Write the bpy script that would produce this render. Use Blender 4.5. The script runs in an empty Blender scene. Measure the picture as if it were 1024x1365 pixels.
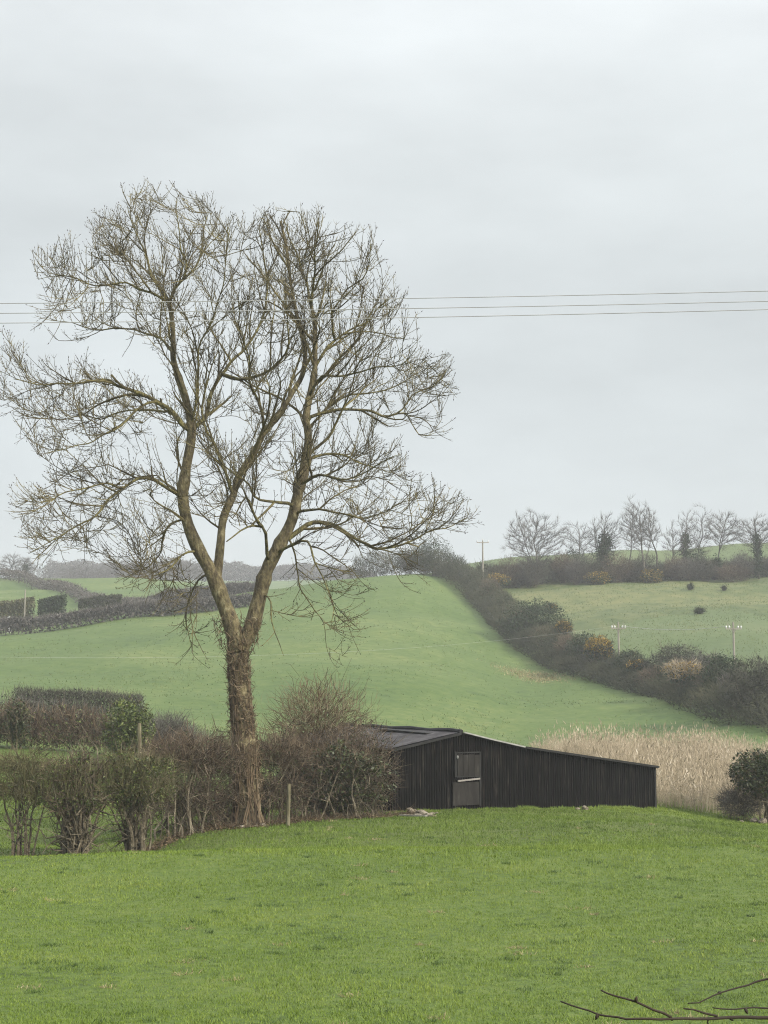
import bpy, math, random
import numpy as np
from mathutils import Vector, kdtree

# ---------------------------------------------------------------- camera, sky, sun, exposure
scene = bpy.context.scene
COL = scene.collection
FPX = 2000.0                      # focal length in photograph pixels (1024 wide)
EYE = 4.3                         # eye height above the near grass (an upstairs window)
PITCH = math.atan((915 - 682.5) / FPX)

cam_data = bpy.data.cameras.new("camera")
cam = bpy.data.objects.new("camera", cam_data)
COL.objects.link(cam)
cam.location = (0, 0, EYE)
cam.rotation_euler = (math.pi / 2 + PITCH, 0, 0)
cam_data.sensor_fit = 'HORIZONTAL'
cam_data.sensor_width = 36
cam_data.lens = 36 * FPX / 1024
cam_data.clip_start = 0.1
cam_data.clip_end = 6000
scene.camera = cam

SUN_EL, SUN_AZ = math.radians(29), math.radians(124)   # azimuth clockwise from +Y: from the right, a little behind the viewer
world = bpy.data.worlds.new("World")
scene.world = world
world.use_nodes = True
wn, wl = world.node_tree.nodes, world.node_tree.links
wn.clear()
w_out = wn.new('ShaderNodeOutputWorld')
w_bg = wn.new('ShaderNodeBackground')
w_bg.inputs['Strength'].default_value = 0.1
w_sky = wn.new('ShaderNodeTexSky')
w_sky.sky_type = 'NISHITA'
w_sky.sun_disc = False
w_sky.sun_elevation = SUN_EL
w_sky.sun_rotation = SUN_AZ
w_tc = wn.new('ShaderNodeTexCoord')
w_sep = wn.new('ShaderNodeSeparateXYZ')
wl.new(w_tc.outputs['Generated'], w_sep.inputs[0])
w_ramp = wn.new('ShaderNodeValToRGB')          # overcast: brighter towards the zenith
w_ramp.color_ramp.interpolation = 'B_SPLINE'
els = w_ramp.color_ramp.elements
els[0].position, els[0].color = 0.0, (0.196, 0.211, 0.217, 1)
els[1].position, els[1].color = 1.0, (1.0, 1.02, 1.04, 1)
for p_, c_ in ((0.07, (0.207, 0.222, 0.227, 1)), (0.22, (0.236, 0.251, 0.253, 1)), (0.42, (0.262, 0.277, 0.278, 1)), (0.62, (0.5, 0.515, 0.53, 1))):
    e_ = els.new(p_); e_.color = c_
wl.new(w_sep.outputs['Z'], w_ramp.inputs[0])
w_map = wn.new('ShaderNodeMapping')
w_map.inputs['Scale'].default_value = (1.6, 1.6, 4.2)
w_map.inputs['Rotation'].default_value = (0.25, 0.35, 0.3)
wl.new(w_tc.outputs['Generated'], w_map.inputs[0])
w_noise = wn.new('ShaderNodeTexNoise')
w_noise.inputs['Scale'].default_value = 2.3
w_noise.inputs['Detail'].default_value = 5
w_noise.inputs['Roughness'].default_value = 0.5
wl.new(w_map.outputs[0], w_noise.inputs['Vector'])
w_mr = wn.new('ShaderNodeMapRange')
w_mr.inputs['From Min'].default_value = 0.3
w_mr.inputs['From Max'].default_value = 0.7
w_mr.inputs['To Min'].default_value = 20.4
w_mr.inputs['To Max'].default_value = 26.0
wl.new(w_noise.outputs[0], w_mr.inputs['Value'])
w_sc = wn.new('ShaderNodeVectorMath'); w_sc.operation = 'SCALE'
wl.new(w_ramp.outputs[0], w_sc.inputs[0]); wl.new(w_mr.outputs[0], w_sc.inputs['Scale'])
w_mix = wn.new('ShaderNodeMix'); w_mix.data_type = 'RGBA'
w_mix.inputs[0].default_value = 0.92
wl.new(w_sky.outputs[0], w_mix.inputs[6]); wl.new(w_sc.outputs[0], w_mix.inputs[7])
wl.new(w_mix.outputs[2], w_bg.inputs['Color'])
wl.new(w_bg.outputs[0], w_out.inputs[0])

sun_data = bpy.data.lights.new("sun", 'SUN')
sun_data.energy = 4.3
sun_data.angle = math.radians(9)
sun_data.color = (1.0, 0.93, 0.80)
sun = bpy.data.objects.new("sun", sun_data)
COL.objects.link(sun)
sdir = Vector((math.sin(SUN_AZ) * math.cos(SUN_EL), math.cos(SUN_AZ) * math.cos(SUN_EL), math.sin(SUN_EL)))
sun.rotation_euler = sdir.to_track_quat('Z', 'Y').to_euler()
sun.location = (30, -30, 80)

scene.view_settings.view_transform = 'Standard'
scene.view_settings.look = 'None'
scene.view_settings.exposure = 0.4
scene.view_settings.gamma = 1.0
scene.render.engine = 'CYCLES'
scene.cycles.max_bounces = 6
scene.cycles.diffuse_bounces = 3
scene.cycles.volume_bounces = 0
scene.cycles.filter_width = 1.1
scene.cycles.use_denoising = True
scene.cycles.denoising_input_passes = 'RGB_ALBEDO_NORMAL'
scene.cycles.denoising_prefilter = 'NONE'
scene.cycles.use_adaptive_sampling = False

# ---------------------------------------------------------------- helpers
def slope(py):
    return math.tan(PITCH + math.atan((682.5 - py) / FPX))

def P(px, py, Y):
    """the point seen at photograph pixel (px, py) that stands Y metres in front of the viewer"""
    v = (682.5 - py) / FPX
    k = math.cos(PITCH) - v * math.sin(PITCH)
    return np.array(((px - 512) / FPX / k * Y, Y, EYE + slope(py) * Y))

class MB:
    """collects triangles and quads as arrays, links them as ONE mesh"""
    def __init__(self):
        self.v, self.t, self.q, self.n = [], [], [], 0
    def add(self, v, tris=None, quads=None):
        v = np.asarray(v, float).reshape(-1, 3)
        if tris is not None and len(tris): self.t.append(np.asarray(tris, int).reshape(-1, 3) + self.n)
        if quads is not None and len(quads): self.q.append(np.asarray(quads, int).reshape(-1, 4) + self.n)
        self.v.append(v); self.n += len(v)
    def build(self, name, mats, parent=None, loc=None, smooth=False, midx=None):
        v = np.concatenate(self.v)
        if loc is not None and parent is None: v = v - np.asarray(loc, float)
        t = np.concatenate(self.t) if self.t else np.zeros((0, 3), int)
        q = np.concatenate(self.q) if self.q else np.zeros((0, 4), int)
        me = bpy.data.meshes.new(name)
        me.vertices.add(len(v)); me.vertices.foreach_set('co', v.astype(np.float32).ravel())
        me.loops.add(t.size + q.size)
        me.loops.foreach_set('vertex_index', np.concatenate((t.ravel(), q.ravel())).astype(np.int32))
        nt, nq = len(t), len(q)
        me.polygons.add(nt + nq)
        me.polygons.foreach_set('loop_start', np.concatenate((np.arange(nt) * 3, nt * 3 + np.arange(nq) * 4)).astype(np.int32))
        me.polygons.foreach_set('use_smooth', np.full(nt + nq, smooth, dtype=bool))
        for m in (mats if isinstance(mats, (list, tuple)) else [mats]): me.materials.append(m)
        if midx is not None: me.polygons.foreach_set('material_index', np.asarray(midx, np.int32))
        me.update(calc_edges=True)
        o = bpy.data.objects.new(name, me)
        COL.objects.link(o)
        if parent is not None: o.parent = parent
        elif loc is not None: o.location = loc
        return o

def tag(o, label=None, cat=None, group=None, kind=None):
    if label: o['label'] = label
    if cat: o['category'] = cat
    if group: o['group'] = group
    if kind: o['kind'] = kind
    return o

def empty(name, loc, label, cat, group=None):
    o = bpy.data.objects.new(name, None)
    o.empty_display_size = 0.3
    COL.objects.link(o)
    o.location = loc
    return tag(o, label, cat, group)

def norm(a):
    return a / np.maximum(np.linalg.norm(a, axis=-1, keepdims=True), 1e-9)

def tube(mb, pts, rad, sides=6, cap=True):
    pts = np.asarray(pts, float); n = len(pts)
    rad = np.broadcast_to(np.asarray(rad, float), (n,))
    d = np.gradient(pts, axis=0); d = norm(d)
    ref = np.array((0.31, 0.93, 0.17)) if abs(d[:, 2]).max() > 0.8 else np.array((0.05, 0.1, 1.0))
    a = norm(np.cross(d, ref)); b = np.cross(d, a)
    ang = np.arange(sides) * 2 * math.pi / sides
    ring = pts[:, None, :] + rad[:, None, None] * (np.cos(ang)[None, :, None] * a[:, None, :] + np.sin(ang)[None, :, None] * b[:, None, :])
    v = ring.reshape(-1, 3)
    i = np.arange(n - 1)[:, None] * sides; j = np.arange(sides)[None, :]; j2 = (j + 1) % sides
    q = np.stack((i + j, i + j2, i + sides + j2, i + sides + j), -1).reshape(-1, 4)
    tr = []
    if cap:
        v = np.concatenate((v, pts[:1], pts[-1:]))
        c0, c1 = n * sides, n * sides + 1
        k = np.arange(sides)
        tr = np.concatenate((np.stack((np.full(sides, c0), (k + 1) % sides, k), -1),
                             np.stack((np.full(sides, c1), (n - 1) * sides + k, (n - 1) * sides + (k + 1) % sides), -1)))
    mb.add(v, tr, q)

def box(mb, c, size, ax=(1, 0, 0), up=(0, 0, 1)):
    ax = norm(np.asarray(ax, float)); up = np.asarray(up, float)
    ay = norm(np.cross(up, ax)); az = np.cross(ax, ay)
    s = np.asarray(size, float) / 2
    v = [np.asarray(c, float) + ax * s[0] * i + ay * s[1] * j + az * s[2] * k for k in (-1, 1) for j in (-1, 1) for i in (-1, 1)]
    mb.add(v, None, [(0, 2, 3, 1), (4, 5, 7, 6), (0, 1, 5, 4), (2, 6, 7, 3), (0, 4, 6, 2), (1, 3, 7, 5)])

def spikes(mb, base, dirs, length, rad, bend=0.15, lift=0.0, rng=None):
    """many thin tapering twigs, each bent once: 7 vertices each"""
    n = len(base)
    if n == 0: return
    d = norm(dirs); L = np.broadcast_to(np.asarray(length, float), (n,))[:, None]; r = np.broadcast_to(np.asarray(rad, float), (n,))[:, None]
    ref = np.where(np.abs(d[:, 2:3]) > 0.8, np.array([[0.9, 0.3, 0.1]]), np.array([[0.1, 0.2, 1.0]]))
    a = norm(np.cross(d, ref)); b = np.cross(d, a)
    off = rng.normal(0, bend, (n, 3)) * L
    off[:, 2] -= lift * L[:, 0]
    mid = base + d * L * 0.5 + off
    tip = base + d * L
    parts = []
    for w, c in ((1.0, base), (0.7, mid)):
        for k in range(3):
            t = k * 2.0944
            parts.append(c + r * w * (math.cos(t) * a + math.sin(t) * b))
    parts.append(tip)
    v = np.stack(parts, 1).reshape(-1, 3)
    o = (np.arange(n) * 7)[:, None, None]
    q = (o + np.array([[(0, 1, 4, 3), (1, 2, 5, 4), (2, 0, 3, 5)]])).reshape(-1, 4)
    t = (o + np.array([[(3, 4, 6), (4, 5, 6), (5, 3, 6)]])).reshape(-1, 3)
    mb.add(v, t, q)
    return tip

def leaves(mb, c, size, rng, flat=0.0):
    n = len(c)
    if n == 0: return
    a = norm(rng.normal(0, 1, (n, 3))); a[:, 2] *= (1 - flat); a = norm(a)
    b = norm(np.cross(a, rng.normal(0, 1, (n, 3))))
    s = (np.asarray(size) * rng.uniform(0.6, 1.3, n))[:, None]
    v = np.stack((c - a * s, c + b * s * 0.5 - a * s * .1, c + a * s, c - b * s * 0.5 - a * s * .1), 1).reshape(-1, 3)
    q = (np.arange(n) * 4)[:, None] + np.arange(4)[None]
    mb.add(v, None, q)

def vnoise(x, seed=0):
    """smooth 1-D noise in 0..1"""
    x = np.asarray(x, float); i = np.floor(x).astype(int); f = x - i; f = f * f * (3 - 2 * f)
    h = lambda k: (np.sin(k * 127.1 + seed * 311.7) * 43758.5453) % 1.0
    return h(i) * (1 - f) + h(i + 1) * f

def vnoise2(x, y, seed=0):
    i = np.floor(x).astype(int); j = np.floor(y).astype(int); f = x - i; g = y - j
    f = f * f * (3 - 2 * f); g = g * g * (3 - 2 * g)
    h = lambda a, b: (np.sin(a * 127.1 + b * 269.5 + seed * 311.7) * 43758.5453) % 1.0
    return (h(i, j) * (1 - f) + h(i + 1, j) * f) * (1 - g) + (h(i, j + 1) * (1 - f) + h(i + 1, j + 1) * f) * g

def catmull(pts, step):
    pts = np.asarray(pts, float)
    e = np.concatenate((2 * pts[:1] - pts[1:2], pts, 2 * pts[-1:] - pts[-2:-1]))
    out = []
    for i in range(1, len(e) - 2):
        p0, p1, p2, p3 = e[i - 1], e[i], e[i + 1], e[i + 2]
        n = max(1, int(round(np.linalg.norm(p2 - p1) / step)))
        t = (np.arange(n) / n)[:, None]
        out.append(0.5 * (2 * p1 + (p2 - p0) * t + (2 * p0 - 5 * p1 + 4 * p2 - p3) * t ** 2 + (3 * p1 - p0 - 3 * p2 + p3) * t ** 3))
    out.append(pts[-1:])
    return np.concatenate(out)

# ---------------------------------------------------------------- materials
def mat(name, stops, noise=2.0, island=0.5, rough=0.85, detail=4, bump=0.0, bump_scale=None, stretch=None, spec=0.3, second=None, coarse=None, metallic=0.0):
    """colour ramp driven by noise in the object's own space and by a random value per twig or leaf"""
    m = bpy.data.materials.new(name); m.use_nodes = True
    N, L = m.node_tree.nodes, m.node_tree.links
    b = N['Principled BSDF']
    b.inputs['Roughness'].default_value = rough
    b.inputs['Specular IOR Level'].default_value = spec
    b.inputs['Metallic'].default_value = metallic
    tc = N.new('ShaderNodeTexCoord'); vec = tc.outputs['Object']
    if stretch:
        mp = N.new('ShaderNodeMapping'); mp.inputs['Scale'].default_value = stretch
        L.new(vec, mp.inputs[0]); vec = mp.outputs[0]
    nz = N.new('ShaderNodeTexNoise'); nz.inputs['Scale'].default_value = noise; nz.inputs['Detail'].default_value = detail
    nz.inputs['Roughness'].default_value = 0.6
    L.new(vec, nz.inputs['Vector'])
    mr = N.new('ShaderNodeMapRange'); mr.inputs['From Min'].default_value = 0.28; mr.inputs['From Max'].default_value = 0.72
    L.new(nz.outputs[0], mr.inputs['Value']); val = mr.outputs[0]
    if coarse:
        n2 = N.new('ShaderNodeTexNoise'); n2.inputs['Scale'].default_value = coarse[0]; n2.inputs['Detail'].default_value = 3
        L.new(tc.outputs['Object'], n2.inputs['Vector'])
        m2 = N.new('ShaderNodeMapRange'); m2.inputs['From Min'].default_value = 0.3; m2.inputs['From Max'].default_value = 0.7
        L.new(n2.outputs[0], m2.inputs['Value'])
        mx = N.new('ShaderNodeMix'); mx.inputs[0].default_value = coarse[1]
        L.new(val, mx.inputs[2]); L.new(m2.outputs[0], mx.inputs[3]); val = mx.outputs[0]
    if island > 0:
        g = N.new('ShaderNodeNewGeometry')
        mx = N.new('ShaderNodeMix'); mx.inputs[0].default_value = island
        L.new(val, mx.inputs[2]); L.new(g.outputs['Random Per Island'], mx.inputs[3]); val = mx.outputs[0]
    r = N.new('ShaderNodeValToRGB'); el = r.color_ramp.elements
    el[0].position, el[0].color = stops[0][0], (*stops[0][1], 1)
    el[1].position, el[1].color = stops[-1][0], (*stops[-1][1], 1)
    for p_, c_ in stops[1:-1]:
        e = el.new(p_); e.color = (*c_, 1)
    L.new(val, r.inputs[0]); L.new(r.outputs[0], b.inputs['Base Color'])
    if bump:
        nb = N.new('ShaderNodeTexNoise'); nb.inputs['Scale'].default_value = bump_scale or noise * 4; nb.inputs['Detail'].default_value = 5
        L.new(vec, nb.inputs['Vector'])
        bp = N.new('ShaderNodeBump'); bp.inputs['Strength'].default_value = bump; bp.inputs['Distance'].default_value = 0.1
        L.new(nb.outputs[0], bp.inputs['Height']); L.new(bp.outputs[0], b.inputs['Normal'])
    return m

M = {}
M['near_grass_ground'] = mat('near_grass_ground', [(0, (0.0236, 0.0374, 0.0066)), (.4, (0.0653, 0.1046, 0.0132)), (1, (0.1133, 0.1447, 0.0264))], noise=4, island=0, coarse=(0.3, .3), bump=.9, bump_scale=12, detail=9)
M['hill_grass'] = mat('hill_grass', [(0, (0.0251, 0.0498, 0.0085)), (.32, (0.0502, 0.0864, 0.0152)), (.62, (0.0709, 0.1063, 0.0226)), (1, (0.1255, 0.1451, 0.0422))], noise=.7, island=0, coarse=(0.05, .45), bump=.7, bump_scale=2.2, detail=11)
M['rough_pasture'] = mat('rough_pasture', [(0, (0.0274, 0.0531, 0.0136)), (.38, (0.0616, 0.0842, 0.0256)), (.66, (0.1129, 0.1208, 0.0437)), (1, (0.1625, 0.1510, 0.0678))], noise=.35, island=0, coarse=(0.026, .5), bump=.6, bump_scale=2.5, detail=10)
M['upper_pasture'] = mat('upper_pasture', [(0, (0.0510, 0.0808, 0.0255)), (.5, (0.0748, 0.1037, 0.0357)), (1, (0.1062, 0.1232, 0.0527))], noise=.5, island=0, coarse=(0.03, .5), bump=.5, detail=9)
M['grass_blade'] = mat('grass_blade', [(0, (0.0492, 0.0858, 0.0068)), (.35, (0.0967, 0.1517, 0.0135)), (.65, (0.1431, 0.1977, 0.0230)), (.88, (0.2023, 0.2345, 0.0406)), (1, (0.3749, 0.3294, 0.1084))], noise=.7, island=.36, rough=.6, detail=9, coarse=(.22, .42))
M['hollow_shade_blade'] = mat('hollow_shade_blade', [(0, (0.0355, 0.0598, 0.0062)), (.35, (0.0740, 0.1196, 0.0115)), (.65, (0.1111, 0.1664, 0.0177)), (.9, (0.1556, 0.2015, 0.0301)), (1, (0.3260, 0.2860, 0.0884))], noise=.7, island=.4, rough=.6, detail=9, coarse=(.14, .3))  # greener, darker blades: the shade of the hollow is painted into this colour
M['hollow_shade_ground'] = mat('hollow_shade_ground', [(0, (0.0281, 0.0390, 0.0077)), (.4, (0.0624, 0.0884, 0.0144)), (1, (0.1092, 0.1300, 0.0287))], noise=4, island=0, coarse=(0.3, .3), bump=.9, bump_scale=12, detail=9)  # soil under those blades, with the same shade painted into its colour
M['dark_tuft'] = mat('dark_tuft', [(0, (0.0182, 0.0364, 0.0065)), (.5, (0.0442, 0.0806, 0.0130)), (1, (0.0975, 0.1495, 0.0286))], noise=.7, island=.5, rough=.6)
M['bark'] = mat('bark', [(0, (.026, .019, .011)), (.35, (.075, .060, .034)), (.65, (.15, .125, .066)), (1, (.34, .31, .20))], noise=6, island=0, stretch=(1, 1, .5), bump=1.0, bump_scale=10, coarse=(0.7, .25), detail=9)
M['limb_bark'] = mat('limb_bark', [(0, (0.0204, 0.0162, 0.0090)), (.38, (0.0714, 0.0616, 0.0280)), (.68, (0.1530, 0.1350, 0.0530)), (1, (0.3060, 0.2754, 0.1100))], noise=5, island=0, bump=.9, bump_scale=10, coarse=(.6, .25), detail=8)
M['far_bark'] = mat('far_bark', [(0, (.030, .027, .022)), (.5, (.075, .068, .055)), (1, (.16, .145, .115))], noise=1.5, island=0)
M['twig_bark'] = mat('twig_bark', [(0, (0.0227, 0.0185, 0.0100)), (.5, (0.0762, 0.0634, 0.0311)), (1, (0.2368, 0.2020, 0.0891))], noise=.7, island=.35)
M['bud'] = mat('bud', [(0, (.012, .010, .008)), (1, (.05, .036, .022))], noise=3, island=.5)
M['creeper'] = mat('creeper', [(0, (0.0382, 0.0238, 0.0136)), (.5, (0.1020, 0.0723, 0.0425)), (.8, (0.1785, 0.1360, 0.0850)), (1, (0.3570, 0.3060, 0.2295))], noise=1.5, island=.75)
M['brown_twig'] = mat('brown_twig', [(0, (0.0288, 0.0202, 0.0130)), (.5, (0.0756, 0.0547, 0.0360)), (.8, (0.1296, 0.0972, 0.0648)), (1, (0.2880, 0.2376, 0.1728))], noise=1.0, island=.75)
M['olive_twig'] = mat('olive_twig', [(0, (0.0331, 0.0312, 0.0133)), (.6, (0.0796, 0.0729, 0.0331)), (1, (0.1591, 0.1392, 0.0762))], noise=1.0, island=.6)
M['grey_twig'] = mat('grey_twig', [(0, (0.0340, 0.0306, 0.0272)), (.6, (0.0833, 0.0765, 0.0680)), (1, (0.1700, 0.1573, 0.1403))], noise=1.0, island=.5)
M['purple_twig'] = mat('purple_twig', [(0, (0.0235, 0.0238, 0.0185)), (.6, (0.0588, 0.0570, 0.0420)), (1, (0.1260, 0.1187, 0.0798))], noise=.3, island=.4)
M['stem_bark'] = mat('stem_bark', [(0, (0.0410, 0.0344, 0.0230)), (.5, (0.0984, 0.0820, 0.0541)), (1, (0.2624, 0.2296, 0.1640))], noise=4, island=.3, bump=.6)
M['evergreen_leaf'] = mat('evergreen_leaf', [(0, (0.0096, 0.0144, 0.0048)), (.45, (0.0256, 0.0368, 0.0112)), (.8, (0.0560, 0.0688, 0.0208)), (1, (0.1280, 0.1320, 0.0480))], noise=1.2, island=.7, rough=.45)
M['yellow_green_leaf'] = mat('yellow_green_leaf', [(0, (0.0143, 0.0229, 0.0066)), (.4, (0.0476, 0.0689, 0.0165)), (.75, (0.1190, 0.1467, 0.0376)), (1, (0.2380, 0.2550, 0.0774))], noise=1.4, island=.6, rough=.45)  # paler, yellower green than the evergreen leaf
M['ivy_leaf'] = mat('ivy_leaf', [(0, (.010, .018, .008)), (.6, (.026, .042, .016)), (1, (.06, .085, .032))], noise=1.0, island=.6, rough=.5)
M['far_scrub'] = mat('far_scrub', [(0, (0.0102, 0.0161, 0.0065)), (.32, (0.0263, 0.0323, 0.0154)), (.6, (0.0482, 0.0510, 0.0263)), (.8, (0.0731, 0.0697, 0.0365)), (1, (0.1316, 0.1275, 0.0731))], noise=.2, island=.25, detail=6)
M['far_green'] = mat('far_green', [(0, (.010, .017, .008)), (.6, (.028, .046, .018)), (1, (.065, .085, .034))], noise=.5, island=.5)
M['gorse_flower'] = mat('gorse_flower', [(0, (0.0800, 0.0702, 0.0180)), (.5, (0.2240, 0.1482, 0.0270)), (1, (0.4000, 0.2652, 0.0540))], noise=1.2, island=.6)
M['clipped_hedge'] = mat('clipped_hedge', [(0, (0.0400, 0.0440, 0.0176)), (.6, (0.0800, 0.0784, 0.0360)), (1, (0.1360, 0.1200, 0.0640))], noise=.8, island=.5)
M['reed'] = mat('reed', [(0, (0.0798, 0.0650, 0.0431)), (.4, (0.2253, 0.1858, 0.1240)), (.75, (0.3427, 0.2880, 0.2111)), (1, (0.5164, 0.4738, 0.3953))], noise=.3, island=.5, rough=.8)
M['stone'] = mat('stone', [(0, (.08, .07, .05)), (.5, (.21, .18, .135)), (1, (.38, .34, .27))], noise=6, island=0, bump=.9, detail=8)
M['post_wood'] = mat('post_wood', [(0, (.06, .056, .032)), (.5, (.125, .112, .068)), (1, (.22, .20, .135))], noise=6, island=0, stretch=(1, 1, .2), bump=.4)
M['pole_wood'] = mat('pole_wood', [(0, (0.1872, 0.1728, 0.1440)), (1, (0.3024, 0.2808, 0.2376))], noise=2, island=0, stretch=(1, 1, .1))
M['insulator'] = mat('insulator', [(0, (0.4125, 0.4125, 0.4125)), (1, (0.5625, 0.5625, 0.5625))], noise=2, island=0, rough=.3)
M['wire'] = mat('wire', [(0, (0.2280, 0.2280, 0.2220)), (1, (0.3000, 0.3000, 0.2940))], noise=2, island=0, rough=.5)
M['barn_tin'] = mat('barn_tin', [(0, (0.0015, 0.0015, 0.0015)), (.5, (0.0045, 0.0043, 0.0041)), (.64, (0.0091, 0.0085, 0.0076)), (.75, (0.0227, 0.0202, 0.0181)), (1, (0.0857, 0.0756, 0.0655))], noise=2.6, island=0, stretch=(5, 5, .22), rough=.85, detail=10, coarse=(1.1, .22), spec=.08)
M['roof_tin'] = mat('roof_tin', [(0, (0.0224, 0.0208, 0.0224)), (.5, (0.0416, 0.0392, 0.0424)), (1, (0.0800, 0.0768, 0.0800))], noise=1.5, island=0, rough=.75, detail=8, spec=.2)
M['roof_edge'] = mat('roof_edge', [(0, (.010, .010, .010)), (1, (.022, .022, .022))], noise=3, island=0)
M['pale_flashing'] = mat('pale_flashing', [(0, (0.1872, 0.1872, 0.1800)), (1, (0.3240, 0.3240, 0.3096))], noise=3, island=0, rough=.5)
M['door_wood'] = mat('door_wood', [(0, (0.0054, 0.0048, 0.0043)), (.5, (0.0130, 0.0114, 0.0097)), (.8, (0.0243, 0.0216, 0.0189)), (1, (0.0459, 0.0421, 0.0378))], noise=3.0, island=0, stretch=(1.5, 1.5, .3), detail=9)
M['door_rail'] = mat('door_rail', [(0, (.16, .15, .14)), (1, (.28, .26, .24))], noise=4, island=0)

# ---------------------------------------------------------------- terrain
YG = np.concatenate((np.arange(-30, 120, 1.0), np.arange(120, 460, 2.5), np.arange(460, 1501, 20)))
COLS = {
    -900: [(30, 1232), (37, 1173), (42, 1142), (50, 1158), (60, 1130), (85, 1010), (95, 990), (120, 975), (150, 930), (250, 850), (330, 812), (430, 780), (520, 785), (700, 785), (900, 770), (1500, 800)],
    0: [(30, 1232), (37, 1173), (42, 1142), (50, 1158), (60, 1128), (85, 1003), (95, 985), (120, 975), (150, 925), (250, 845), (330, 806), (430, 773), (520, 785), (700, 790), (900, 775), (1500, 800)],
    130: [(30, 1232), (37, 1173), (42, 1141), (50, 1156), (60, 1125), (85, 1010), (95, 990), (120, 980), (150, 935), (250, 832), (330, 806), (430, 772), (520, 785), (700, 790), (900, 772), (1500, 800)],
    250: [(30, 1230), (37, 1172), (42, 1141), (47, 1136), (50, 1142), (60, 1100), (70, 1082), (95, 1010), (120, 985), (150, 950), (250, 826), (330, 800), (430, 776), (520, 784), (700, 790), (900, 772), (1500, 800)],
    330: [(30, 1230), (37, 1172), (42, 1139), (47, 1134), (50, 1128), (58, 1103), (70, 1080), (95, 1015), (120, 990), (150, 955), (250, 822), (300, 795), (330, 790), (430, 785), (520, 795), (700, 795), (900, 772), (1500, 800)],
    400: [(30, 1230), (37, 1172), (42, 1138), (47, 1133), (50, 1124), (58, 1097), (66, 1082), (95, 1015), (120, 995), (150, 960), (250, 815), (290, 781), (330, 788), (430, 800), (900, 772), (1500, 800)],
    480: [(30, 1230), (37, 1172), (42, 1137), (47, 1132), (50, 1123), (58, 1093), (66, 1078), (95, 1015), (120, 1000), (150, 968), (250, 810), (290, 766), (330, 770), (430, 800), (900, 778), (1500, 800)],
    560: [(30, 1230), (37, 1172), (42, 1136), (47, 1131), (50, 1122), (58, 1092), (66, 1076), (95, 1020), (120, 1005), (150, 975), (250, 815), (297, 757), (330, 762), (430, 800), (900, 785), (1500, 800)],
    640: [(30, 1230), (37, 1172), (42, 1135), (47, 1130), (50, 1122), (58, 1093), (66, 1077), (95, 1022), (120, 1008), (150, 985), (250, 835), (285, 795), (305, 780), (360, 745), (430, 756), (900, 790), (1500, 800)],
    700: [(30, 1230), (37, 1172), (42, 1135), (47, 1130), (50, 1122), (58, 1094), (66, 1078), (95, 1025), (120, 1010), (150, 990), (200, 915), (230, 866), (245, 840), (280, 792), (305, 778), (360, 739), (430, 752), (900, 790), (1500, 800)],
    850: [(30, 1230), (37, 1172), (42, 1136), (47, 1131), (50, 1123), (58, 1098), (68, 1082), (95, 1035), (120, 1015), (150, 985), (190, 918), (205, 890), (280, 785), (305, 774), (360, 731), (430, 745), (900, 790), (1500, 800)],
    1000: [(30, 1230), (37, 1172), (42, 1137), (47, 1132), (50, 1124), (58, 1108), (72, 1092), (95, 1050), (120, 1020), (150, 968), (175, 915), (190, 890), (280, 780), (305, 770), (360, 724), (430, 740), (900, 790), (1500, 800)],
    2000: [(30, 1230), (37, 1172), (42, 1137), (47, 1132), (50, 1124), (58, 1108), (72, 1092), (95, 1050), (120, 1015), (150, 960), (175, 910), (190, 885), (280, 780), (305, 770), (360, 724), (430, 740), (900, 790), (1500, 800)],
}
CPX = np.array(sorted(COLS))
TAB = []
for c in CPX:
    ys = [-30, 0, 19] + [k[0] for k in COLS[c]]
    zs = [0.6, 0.25, EYE + slope(1365) * 19] + [EYE + slope(k[1]) * k[0] for k in COLS[c]]
    z = np.interp(YG, ys, zs)
    for _ in range(3):
        z = np.concatenate((z[:1], (z[:-2] + 2 * z[1:-1] + z[2:]) / 4, z[-1:]))
    TAB.append(z)
TAB = np.array(TAB)
PXG = np.arange(-900, 2001, 10.0)
TABF = np.array([np.interp(PXG, CPX, TAB[:, i]) for i in range(len(YG))]).T
for _ in range(14):
    TABF = np.concatenate((TABF[:1], (TABF[:-2] + 2 * TABF[1:-1] + TABF[2:]) / 4, TABF[-1:]))

def gz(X, Y):
    """ground height"""
    X = np.asarray(X, float); Y = np.asarray(Y, float)
    px = np.clip(512 + FPX * 1.007 * X / np.maximum(Y, 19), -900, 1999)
    fi = (px + 900) / 10; i = np.minimum(fi.astype(int), len(PXG) - 2); f = fi - i
    yj = np.interp(Y, YG, np.arange(len(YG))); j = np.minimum(yj.astype(int), len(YG) - 2); g = yj - j
    z = (TABF[i, j] * (1 - f) + TABF[i + 1, j] * f) * (1 - g) + (TABF[i, j + 1] * (1 - f) + TABF[i + 1, j + 1] * f) * g
    und = (vnoise2(X / 3.1, Y / 3.1, 3) - .5) * .14 + (vnoise2(X / 8.5, Y / 7.0, 13) - .5) * .36 * np.clip((Y - 12) / 10, 0, 1) + (vnoise2(X / .9, Y / .9, 5) - .5) * .035
    und2 = ((vnoise2(X / 14, Y / 14, 8) - .5) * 1.1 + (vnoise2(X / 38, Y / 44, 9) - .5) * 2.0) * np.clip((Y - 115) / 90, 0, 1)
    return z + und + und2

def ground(px, Y):
    X = (px - 512) / FPX / 1.007 * Y
    return np.array((X, Y, float(gz(X, Y))))

HEDGE = [(470, 312), (560, 306), (610, 297), (640, 284), (668, 262), (700, 236), (760, 212), (830, 196), (900, 181), (1000, 158), (1120, 140)]
HEDGE_XY = np.array([((p - 512) / FPX / 1.007 * y, y) for p, y in HEDGE])

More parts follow.
